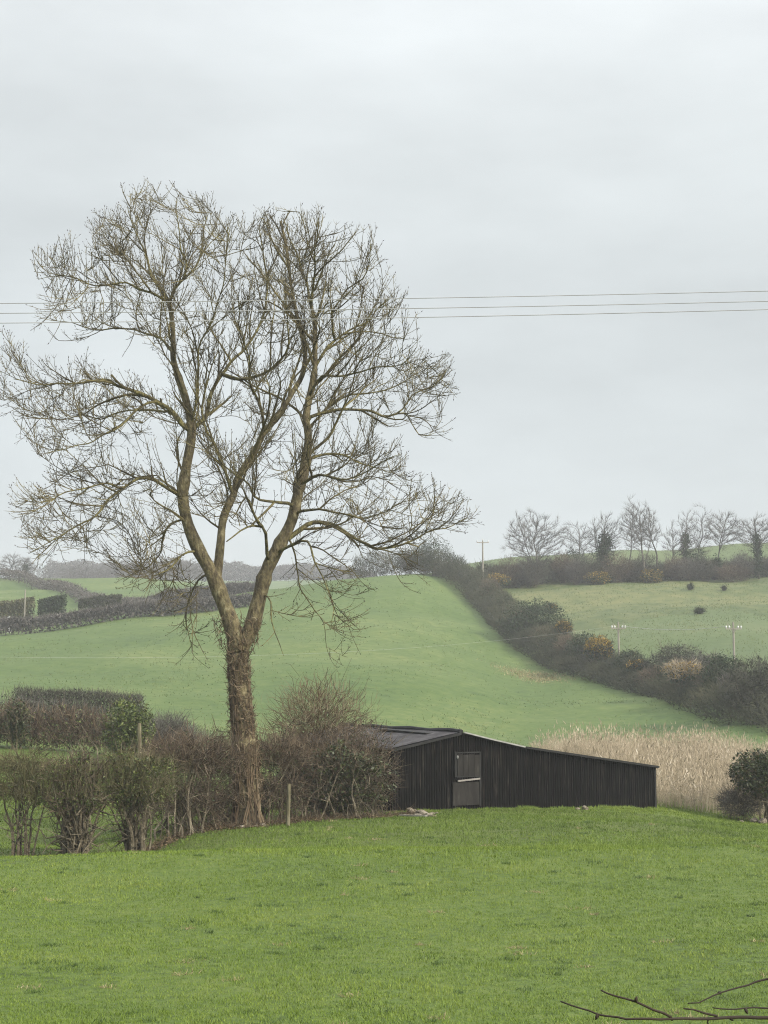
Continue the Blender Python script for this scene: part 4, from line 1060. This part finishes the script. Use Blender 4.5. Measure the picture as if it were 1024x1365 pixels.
# far skyline trees, fading in the haze at the left
FT = 'far hazy trees on the left skyline'
for lab, px, Y, h, s, sd, iv in (
        ('hazy bare tree on the skyline at the far left edge', 12, 452, 8.5, 10, 201, 0),
        ('hazy bare tree with dark ivy at the top of the slanting hedge', 30, 450, 7.0, 6, 202, .8),
        ('very faint rounded tree between the slanting hedge and the hazy clump', 47, 700, 12, 14, 203, 0),
        ('faint tree at the left of the hazy skyline clump', 92, 640, 10.5, 12, 204, 0),
        ('rounded faint tree in the middle of the hazy skyline clump', 110, 645, 12, 13, 205, 0),
        ('faint tree at the right of the hazy skyline clump', 128, 640, 10, 11, 206, 0),
        ('hazy tree seen through the low left twigs of the ash', 152, 620, 13.5, 15, 207, 0),
        ('hazy tree behind the left drooping branches of the ash', 178, 630, 13, 15, 208, 0),
        ('hazy broad tree left of the ash fork', 215, 610, 14, 18, 209, 0),
        ('hazy tree just left of the ash trunk on the skyline', 250, 600, 13, 16, 210, 0)):
    small_tree(lab, px, Y, h, s, sd, clear=.05, ivy=iv, r0=.3, dens=.8, group=FT, name='far_tree', sparse=1.3)
hedge('far_wood', 'far hazy belt of woodland on the skyline behind the ash tree', [(60, 880), (200, 880), (330, 880), (420, 885), (500, 890)], [30] * 5, [11, 12, 11, 9, 7], M['grey_twig'], M['grey_twig'], 14000, 70000, twig=2.0, tr=.05, leaf=.55, seed=77, lump=.3, lump_len=11, cat='woodland')  # pale grey twigs and leaves: some of the haze is put into their colour
hedge('hillside_hedge', 'hazy brown hedge on the shoulder of the hill behind the ash trunk', [(195, 300), (230, 297), (270, 296), (310, 297), (348, 299)], [4] * 5, [1.6, 2.4, 2.7, 2.3, 1.2], M['grey_twig'], M['grey_twig'], 5000, 9000, twig=1.0, tr=.03, leaf=.26, seed=78, lump=.35, lump_len=5)

# ---------------------------------------------------------------- reeds and evergreen by the barn
rng = np.random.default_rng(33)
n = 30000
pxr = rng.uniform(700, 1130, n); Yr = 73 + 50 * rng.random(n) ** .9
edge = np.interp(pxr, [700, 760, 850, 1130], [110, 92, 71.5, 73.5]) + 2 * vnoise(pxr / 22, 2)
far = np.interp(pxr, [700, 760, 900, 1130], [114, 122, 124, 128]) - 9 * vnoise(pxr / 17, 6) - 5 * rng.random(n) ** 3
k = (Yr > edge) & (Yr < far); pxr, Yr = pxr[k], Yr[k]
Xr = (pxr - 512) / FPX / 1.007 * Yr
# keep clear of the barn
rel = np.stack((Xr, Yr), -1) - FL[:2]
s_, d_ = rel @ fx, rel @ bdir
k = ~((s_ > -.5) & (s_ < FLEN + .25) & (d_ > -.3) & (d_ < DEEP + .5)); Xr, Yr = Xr[k], Yr[k]
n = len(Xr)
base = np.stack((Xr, Yr, gz(Xr, Yr) - .05), -1)
wind = vnoise2(Xr / 2.2, Yr / 2.2, 5)[:, None]
d = np.array((0, 0, 1.0)) + rng.normal(0, .17, (n, 3)) + np.concatenate((wind - .35, wind * 0, wind * 0), 1) * .35
hh = rng.uniform(1.1, 2.7, n) * (.6 + .65 * vnoise2(Xr / 2.4, Yr / 2.4, 6)) * (.85 + .3 * vnoise2(Xr / .7, Yr / .7, 7)) * (.74 + .5 * vnoise2(Xr / 6, Yr / 30, 8))
mb = MB(); tp = spikes(mb, base, d, hh, .009, bend=.03, rng=rng)
q = rng.random(n) < .55
spikes(mb, tp[q] - d[q] * .25, d[q] + rng.normal(0, .25, (q.sum(), 3)), rng.uniform(.2, .4, q.sum()), .028, bend=.06, rng=rng)
leaf_i = rng.integers(0, n, 26000)
lb = base[leaf_i] + d[leaf_i] * (hh[leaf_i] * rng.uniform(.15, .8, 26000))[:, None]
spikes(mb, lb, rng.normal(0, 1, (26000, 3)) * np.array((1, 1, .5)) + np.array((0, 0, .7)), rng.uniform(.3, .75, 26000), .008, bend=.15, rng=rng)
tag(mb.build('reeds', M['reed']), 'tall dry straw coloured reed bed behind the right end of the barn', 'reeds', kind='stuff')
shrub('evergreen_bush', 'dark green leafy bush at the right edge in front of the reeds', 1018, 71, 3.7, 3.45, 10, 1200, 5600, M['brown_twig'], M['evergreen_leaf'], lo=.34, base_w=1.0, seed=81, twig=.4, tr=.01, leaf=.085, stem_r=.06, cat='bush')
shrub('bare_bush', 'low bare grey brown bush under the dark green bush at the right edge', 985, 72, 2.4, 1.6, 16, 1800, 0, M['grey_twig'], lo=.1, base_w=1.6, seed=82, twig=.5, tr=.009, stem_r=.02, cat='bush')

# ---------------------------------------------------------------- posts, stones, planks
def post(label, px, Y, top_py, r=.07, tilt=0.0):
    g = ground(px, Y); h = EYE + slope(top_py) * Y - g[2]
    mb = MB(); hh = np.linspace(-.3, h, 6)
    tube(mb, np.stack((tilt * hh, 0 * hh, hh), -1) + g, [r * 1.05, r, r * .98, r, r * .95, r * .9], 8)
    return tag(mb.build('fence_post', M['post_wood'], loc=g), label, 'fence post', 'wooden fence posts')
post('pale wooden post standing up behind the left hedge', 189, 78, 964, .11, -.03)
post('mossy wooden post in front of the thicket by the ash', 385, 56.6, 1045, .08, .02)

def stone(label, px, Y, size, seed, group, squash=.6, up=0.0, name='stone'):
    rng = np.random.default_rng(seed)
    import bmesh
    bm = bmesh.new(); bmesh.ops.create_icosphere(bm, subdivisions=2, radius=1.0)
    dirs = norm(rng.normal(0, 1, (7, 3))); cut = rng.uniform(.55, .85, 7)
    g = ground(px, Y); sc = np.array((size * rng.uniform(.8, 1.3), size * rng.uniform(.7, 1.1), size * squash))
    for v in bm.verts:
        p = np.array(v.co)
        for dd, cc in zip(dirs, cut):
            e = p @ dd
            if e > cc: p = p - dd * (e - cc)
        v.co = Vector(p * sc)
    me = bpy.data.meshes.new(name); bm.to_mesh(me); bm.free(); me.materials.append(M['stone'])
    o = bpy.data.objects.new(name, me); COL.objects.link(o)
    o.location = (g[0], g[1], g[2] + size * squash * .55 + up); o.rotation_euler = (0, 0, rng.uniform(0, 6))
    return tag(o, label, 'stone', group)
GS = 'stones of the rubble heap by the barn corner'
for k, (px, Y, s, up, lab) in enumerate((
        (562, 62.0, .26, .0, 'largest pale rounded stone in the rubble heap by the barn corner'),
        (551, 62.6, .20, .05, 'pale upright stone at the left of the rubble heap'),
        (556, 61.2, .17, .0, 'flat tan stone at the front of the rubble heap'),
        (570, 61.8, .16, .0, 'greyish stone right of the largest stone in the rubble heap'),
        (576, 62.4, .13, .0, 'small stone at the right end of the rubble heap'),
        (582, 63.5, .08, .0, 'tiny pale stone lying against the black barn wall'),
        (546, 63.2, .18, .1, 'tan stone at the back of the rubble heap against the barn wall'),
        (539, 61.0, .12, .0, 'small flat stone left of the rubble heap under the bush'))):
    stone(lab, px, Y, s, 300 + k, GS, up=up)
for k, (px, Y, s, lab) in enumerate((
        (319, 56.9, .10, 'pale stone lying at the left of the ash roots'),
        (325, 56.5, .15, 'largest pale stone at the foot of the ash trunk'),
        (343, 56.9, .12, 'tan rounded stone under the ash trunk'),
        (352, 57.1, .16, 'rounded pale stone at the right of the ash roots'),
        (334, 56.9, .13, 'broad flat stone leaning against the ash trunk'))):
    stone(lab, px, Y, s, 320 + k, 'stones at the foot of the ash', squash=.6)
for k, (px, Y, s, lab) in enumerate((
        (778, 67.3, .20, 'yellowish stone resting against the long black barn wall'),
        (768, 67.2, .10, 'small dark stone beside the yellowish stone at the barn wall'))):
    stone(lab, px, Y, s, 340 + k, 'stones at the foot of the barn wall', squash=.7)
for k, (px, Y, s, lab) in enumerate((
        (1001, 71.0, .26, 'grey flat stone under the evergreen bush at the right edge'),
        (1012, 70.6, .30, 'largest grey stone of the broken wall at the right edge'),
        (1022, 71.0, .26, 'rounded grey stone at the very right edge of the pasture'),
        (984, 70.5, .13, 'small pale stone in the grass left of the broken wall'))):
    stone(lab, px, Y, s, 350 + k, 'stones of the broken wall at the right edge', squash=.6)
def plank(label, px0, Y0, px1, Y1, m, w=.16, up=.06):
    a, b = ground(px0, Y0), ground(px1, Y1); mb = MB(); c = (a + b) / 2 + np.array((0, 0, up))
    box(mb, c, (np.linalg.norm(b - a), w, .06), b - a)
    return tag(mb.build('plank', m, loc=(*c[:2], c[2] - .03)), label, 'plank', 'planks on the rubble heap')
plank('pale weathered plank lying in front of the rubble heap', 532, 61.0, 568, 60.3, M['door_rail'])
plank('dark short board lying right of the pale plank', 567, 60.6, 579, 60.4, M['post_wood'], .3)

# dead leaves and fallen twigs under the hedge line, weeds along the barn wall
rng = np.random.default_rng(71)
M['litter'] = mat('litter', [(0, (.030, .022, .014)), (.6, (.085, .060, .035)), (1, (.22, .16, .09))], noise=2, island=.7)
n = 9000
pp = rng.uniform(15, 560, n); yy = np.interp(pp, [15, 190, 260, 320, 400, 500, 560], [51.6, 52, 56.3, 57.2, 58.8, 60.8, 62.5]) + rng.normal(0, .55, n)
xx = (pp - 512) / FPX / 1.007 * yy
q = np.stack((xx, yy, gz(xx, yy) + rng.uniform(.01, .07, n)), -1)
mb = MB(); leaves(mb, q[:6000], .055, rng, flat=.8)
spikes(mb, q[6000:], np.stack((rng.normal(0, 1, 3000), rng.normal(0, 1, 3000), rng.uniform(0, .5, 3000)), -1), rng.uniform(.2, .7, 3000), .010, bend=.1, rng=rng)
tag(mb.build('leaf_litter', M['litter']), 'brown dead leaves and fallen twigs lying under the hedge', 'leaf litter', kind='stuff')
n = 5200
ss = rng.uniform(-.3, FLEN + .3, n); dd = -.04 - np.abs(rng.normal(0, .22, n))
xy = FL[:2] + fx * ss[:, None] + bdir * dd[:, None]
thick = vnoise(ss * 1.9, 3)
k = rng.random(n) < thick ** 1.5; xy, thick = xy[k], thick[k]; n = len(xy)
mb = MB(); spikes(mb, np.concatenate((xy, (gz(xy[:, 0], xy[:, 1]) - .02)[:, None]), 1), np.array((0, 0, 1.)) + rng.normal(0, .35, (n, 3)), rng.uniform(.05, .17, n) * (.4 + thick), .008, bend=.1, rng=rng)
tag(mb.build('weeds', M['grass_blade']), 'rank grass and weeds growing along the foot of the barn wall', 'weeds', kind='stuff')
# taller tufts, straw and small molehills of the grazed pasture
nt = 300
ty = 17 + 47 * rng.random(nt) ** 1.3; tx = rng.uniform(-.29, .29, nt) * (ty + 2); ts_ = rng.uniform(.04, .17, nt)
per = 34; bx = np.repeat(tx, per) + rng.normal(0, 1, nt * per) * np.repeat(ts_, per); by = np.repeat(ty, per) + rng.normal(0, 1, nt * per) * np.repeat(ts_, per) * .8
straw = np.repeat(rng.random(nt) < .3, per)
bz = gz(bx, by) - .01
dirs = np.stack((rng.normal(0, .6, nt * per), rng.normal(0, .6, nt * per), np.where(straw, .45, 1.0)), -1)
for nm_, mm_, kk_, lab_ in (('grass_tufts', 'dark_tuft', ~straw, 'darker taller tufts of grass scattered over the near pasture'), ('dead_grass', 'litter_straw', straw, 'pale dead grass wisps scattered over the near pasture')):
    if mm_ not in M: M[mm_] = mat(mm_, [(0, (.10, .085, .04)), (.6, (.22, .19, .10)), (1, (.38, .33, .2))], noise=1, island=.7)
    mb = MB(); spikes(mb, np.stack((bx, by, bz), -1)[kk_], dirs[kk_], rng.uniform(.05, .12, kk_.sum()), rng.uniform(.004, .009, kk_.sum()) * np.clip(by[kk_] / 28, .8, 1.8), bend=.12, rng=rng)
    tag(mb.build(nm_, M[mm_]), lab_, 'grass', kind='stuff')
# tussocks that roughen the hillside fields
n = 120000
pp = rng.uniform(-60, 1090, n); yy = 105 + 260 * rng.random(n) ** 1.3
hy = np.interp(pp, [h_[0] for h_ in HEDGE], [h_[1] for h_ in HEDGE]); right = (pp > 560) & (yy > hy)
xx = (pp - 512) / FPX / 1.007 * yy
cl = vnoise2(xx / 8, yy / 12, 61) * .5 + vnoise2(xx / 1.7, yy / 2.2, 62) * .5
k = rng.random(n) < np.where(right, (cl * 1.5) ** 2, (cl * 1.15) ** 3.2); xx, yy, right = xx[k], yy[k], right[k]; n = len(xx)
M['tussock'] = mat('tussock', [(0, (0.0306, 0.0510, 0.0143)), (.4, (0.0714, 0.1040, 0.0306)), (.75, (0.1122, 0.1378, 0.0458)), (1, (0.2040, 0.1938, 0.1020))], noise=.12, island=.5)
base = np.stack((xx, yy, gz(xx, yy) - .02), -1)
mb = MB(); spikes(mb, base, np.array((0, 0, 1.)) + rng.normal(0, .6, (n, 3)), rng.uniform(.10, .24, n) * np.where(right, 1.5, 1), rng.uniform(.02, .07, n), bend=.1, rng=rng)
tag(mb.build('tussock_grass', M['tussock']), 'coarse tussocks of grass scattered over the hillside fields', 'grass', kind='stuff')

n = 1500
pp = rng.normal(712, 26, n); yy = 206 + (pp - 712) * -.06 + rng.normal(0, 2.2, n); xx = (pp - 512) / FPX / 1.007 * yy
mb = MB(); spikes(mb, np.stack((xx, yy, gz(xx, yy) - .02), -1), np.array((0, 0, 1.)) + rng.normal(0, .7, (n, 3)), rng.uniform(.15, .4, n), rng.uniform(.02, .06, n), bend=.1, rng=rng)
tag(mb.build('dead_grass', M['litter_straw']), 'pale patch of dead grass on the hill field below the hedgerow', 'grass', kind='stuff')

# ---------------------------------------------------------------- poles and wires
def pole(label, px, Y, top_py, arm_w, kind, r=.15, name='electricity_pole', group='electricity poles on the hill'):
    g = ground(px, Y); h = EYE + slope(top_py) * Y - g[2]
    root = empty(name, g, label, 'pole', group)
    mb = MB(); tube(mb, [(0, 0, -.5), (0, 0, h * .5), (0, 0, h)], [r * 1.15, r, r * .8], 8); mb.build('post', M['pole_wood'], root)
    tops = []
    if kind:
        mb = MB(); az = h - (.35 if kind == 'flat' else .9)
        box(mb, (0, -.14, az), (arm_w, .12, .14)); mb.build('crossarm', M['pole_wood'], root)
        if kind == 'vee':
            mb = MB()
            tube(mb, [(-arm_w * .42, -.14, az + .7), (0, -.16, az - .5), (arm_w * .42, -.14, az + .7)], .05, 5); mb.build('brace', M['pole_wood'], root)
        xs = (-arm_w / 2 + .08, 0, arm_w / 2 - .08) if kind == 'flat' else (-arm_w / 2 + .05, -arm_w * .28, arm_w * .28, arm_w / 2 - .05)
        for x in xs:
            zt = az + .1 if not (kind == 'flat' and x == 0) else h + .05
            mb = MB(); tube(mb, [(x, -.14 if zt < h else 0, zt - .05), (x, -.14 if zt < h else 0, zt + .12), (x, -.14 if zt < h else 0, zt + .3)], [.06, .13, .09], 7); mb.build('insulator', M['insulator'], root)
            tops.append(g + np.array((x, -.14, zt + .25)))
    return root, tops
_, topA = pole('pale wooden pole with a plain crossarm on the hilltop beside the hedgerow', 645, 288, 721, 2.3, 'flat', .17)
_, topB = pole('left one of the two poles in the rough field, with white insulators', 826, 205, 829, 1.9, 'vee', .14)
_, topC = pole('right one of the two poles in the rough field, with a spread of insulators', 980, 192, 829, 2.0, 'vee', .14)
pole('thin pale bare pole beside the clipped hedge on the left hillside', 30, 259, 786, 0, None, .12, name='pale_pole')
def wire(label, a, b, sag, r, name='overhead_wire', group=None, m=None):
    t = np.linspace(0, 1, 48)[:, None]; p = a + (b - a) * t; p[:, 2] -= (4 * sag * t * (1 - t))[:, 0]
    mb = MB(); tube(mb, p, r, 5)
    return tag(mb.build(name, m or M['wire'], loc=(a + b) / 2), label, 'wire', group)
GW = 'three overhead wires crossing in front of the ash'
wz = P(512, 402, 30)[2]
for lab, y0, y1, Y in (('topmost of the three overhead wires crossing the sky and the ash', 385, 368.5, 30.9), ('middle one of the three overhead wires crossing the sky and the ash', 397.5, 381.5, 30.0), ('lowest of the three overhead wires crossing the sky and the ash', 410, 392, 29.2)):
    a, b = P(0, y0, Y), P(1024, y1, Y); e = b - a
    wire(lab, a - e * 1.1, b + e * 1.1, .35, .0085, group=GW)
M['pale_wire'] = mat('pale_wire', [(0, (0.2700, 0.2700, 0.2475)), (1, (0.3375, 0.3375, 0.3150))], noise=2, island=0, rough=.4)
wire('pale wire running from the left pole across the hill field to the left', topB[1], P(-260, 869, 118), 1.9, .0085, m=M['pale_wire'], group='pale wires at the hillside poles')
wire('pale wire strung between the two poles in the rough field', topB[2], topC[0], .5, .03, m=M['pale_wire'], group='pale wires at the hillside poles')
# the small white post at the foot of the clipped hedge
g = ground(10, 255)
mb = MB(); zt = EYE + slope(822) * 255 - g[2]
tube(mb, [g + (0, 0, -.2), g + (0, 0, zt * .6), g + (0, 0, zt * .97), g + (0, 0, zt)], [.36, .36, .34, .1], 10)
tag(mb.build('gate_post', M['insulator'], loc=g), 'small stout white post at the foot of the yellowish clipped hedge', 'gate post')

# ---------------------------------------------------------------- twig of a garden shrub just in front of the window
rng = np.random.default_rng(9)
NY = 3.1
tw = empty('garden_shrub', ground(1330, 3.6) * np.array((1, 1, 0)) + np.array((0, 0, float(gz(1.5, 3.6)))), 'dark bare shrub twigs poking in at the bottom right corner', 'shrub')
to = np.array(tw.location)
for pts, r0, r1 in (
        ([(747, 1336), (775, 1345), (810, 1355), (850, 1358), (895, 1358), (950, 1357), (1024, 1356), (1110, 1360), (1250, 1400)], .0016, .0052),
        ([(801, 1320), (820, 1327), (848, 1336), (872, 1346), (886, 1351), (896, 1357)], .0017, .0028),
        ([(918, 1338), (932, 1337), (950, 1328), (985, 1317), (1024, 1306), (1090, 1300), (1190, 1340), (1250, 1400)], .0012, .0042),
        ([(911, 1345), (926, 1346), (940, 1351), (955, 1355)], .0015, .0025),
        ([(951, 1344), (980, 1346), (1005, 1344), (1024, 1345), (1100, 1350), (1190, 1372)], .0012, .0030),
        ([(944, 1367), (943, 1362), (948, 1357)], .0016, .0016)):
    c = catmull(np.array([P(x, y, NY + .04 * math.sin(x * .02)) for x, y in pts]), .02)
    c += np.stack([(vnoise(np.arange(len(c)) * .7, k + r0 * 1e4) - .5) * .004 for k in range(3)], -1)
    mb = MB(); rad = np.linspace(r0, r1, len(c)) * (1 + .3 * (vnoise(np.arange(len(c)) * .45, 3) > .75))
    tube(mb, c - to, rad, 7)
    for k in range(4, len(c) - 1, 7):
        if k > 90: break
        d = norm(rng.normal(0, 1, 3)); tube(mb, [c[k] - to, c[k] - to + d * .006, c[k] - to + d * .012], [.003, .0036, .001], 6)
    mb.build('twig', M['bud'], tw, smooth=True)
mb = MB()
e = P(1250, 1400, NY)
tube(mb, catmull(np.array([e - to, e - to + np.array((.12, .1, -.4)), np.array((.02, .02, 1.2)), np.array((0, 0, -.1))]), .1), np.linspace(.007, .02, len(catmull(np.array([e - to, e - to + np.array((.12, .1, -.4)), np.array((.02, .02, 1.2)), np.array((0, 0, -.1))]), .1))), 7)
mb.build('stem', M['bud'], tw, smooth=True)

# ---------------------------------------------------------------- haze
HAZE_LOW, HAZE_TOP = float(ZZ.min()) - 1.0, 83.0
HAZE_MID, HAZE_TALL = (HAZE_LOW + HAZE_TOP) / 2, HAZE_TOP - HAZE_LOW
mb = MB(); box(mb, (0, 495, HAZE_MID), (1700, 1070, HAZE_TALL))
hz = mb.build('haze', [])
tag(hz, 'thin pale mist lying over the valley and hills', 'haze', kind='stuff')
hm = bpy.data.materials.new('haze'); hm.use_nodes = True
hn = hm.node_tree.nodes; hn.remove(hn['Principled BSDF'])
pv = hn.new('ShaderNodeVolumePrincipled')
pv.inputs['Color'].default_value = (.90, .93, .96, 1)
pv.inputs['Density'].default_value = 0.0004
pv.inputs['Anisotropy'].default_value = 0.0
hm.node_tree.links.new(pv.outputs[0], hn['Material Output'].inputs['Volume'])
hz.data.materials.append(hm)
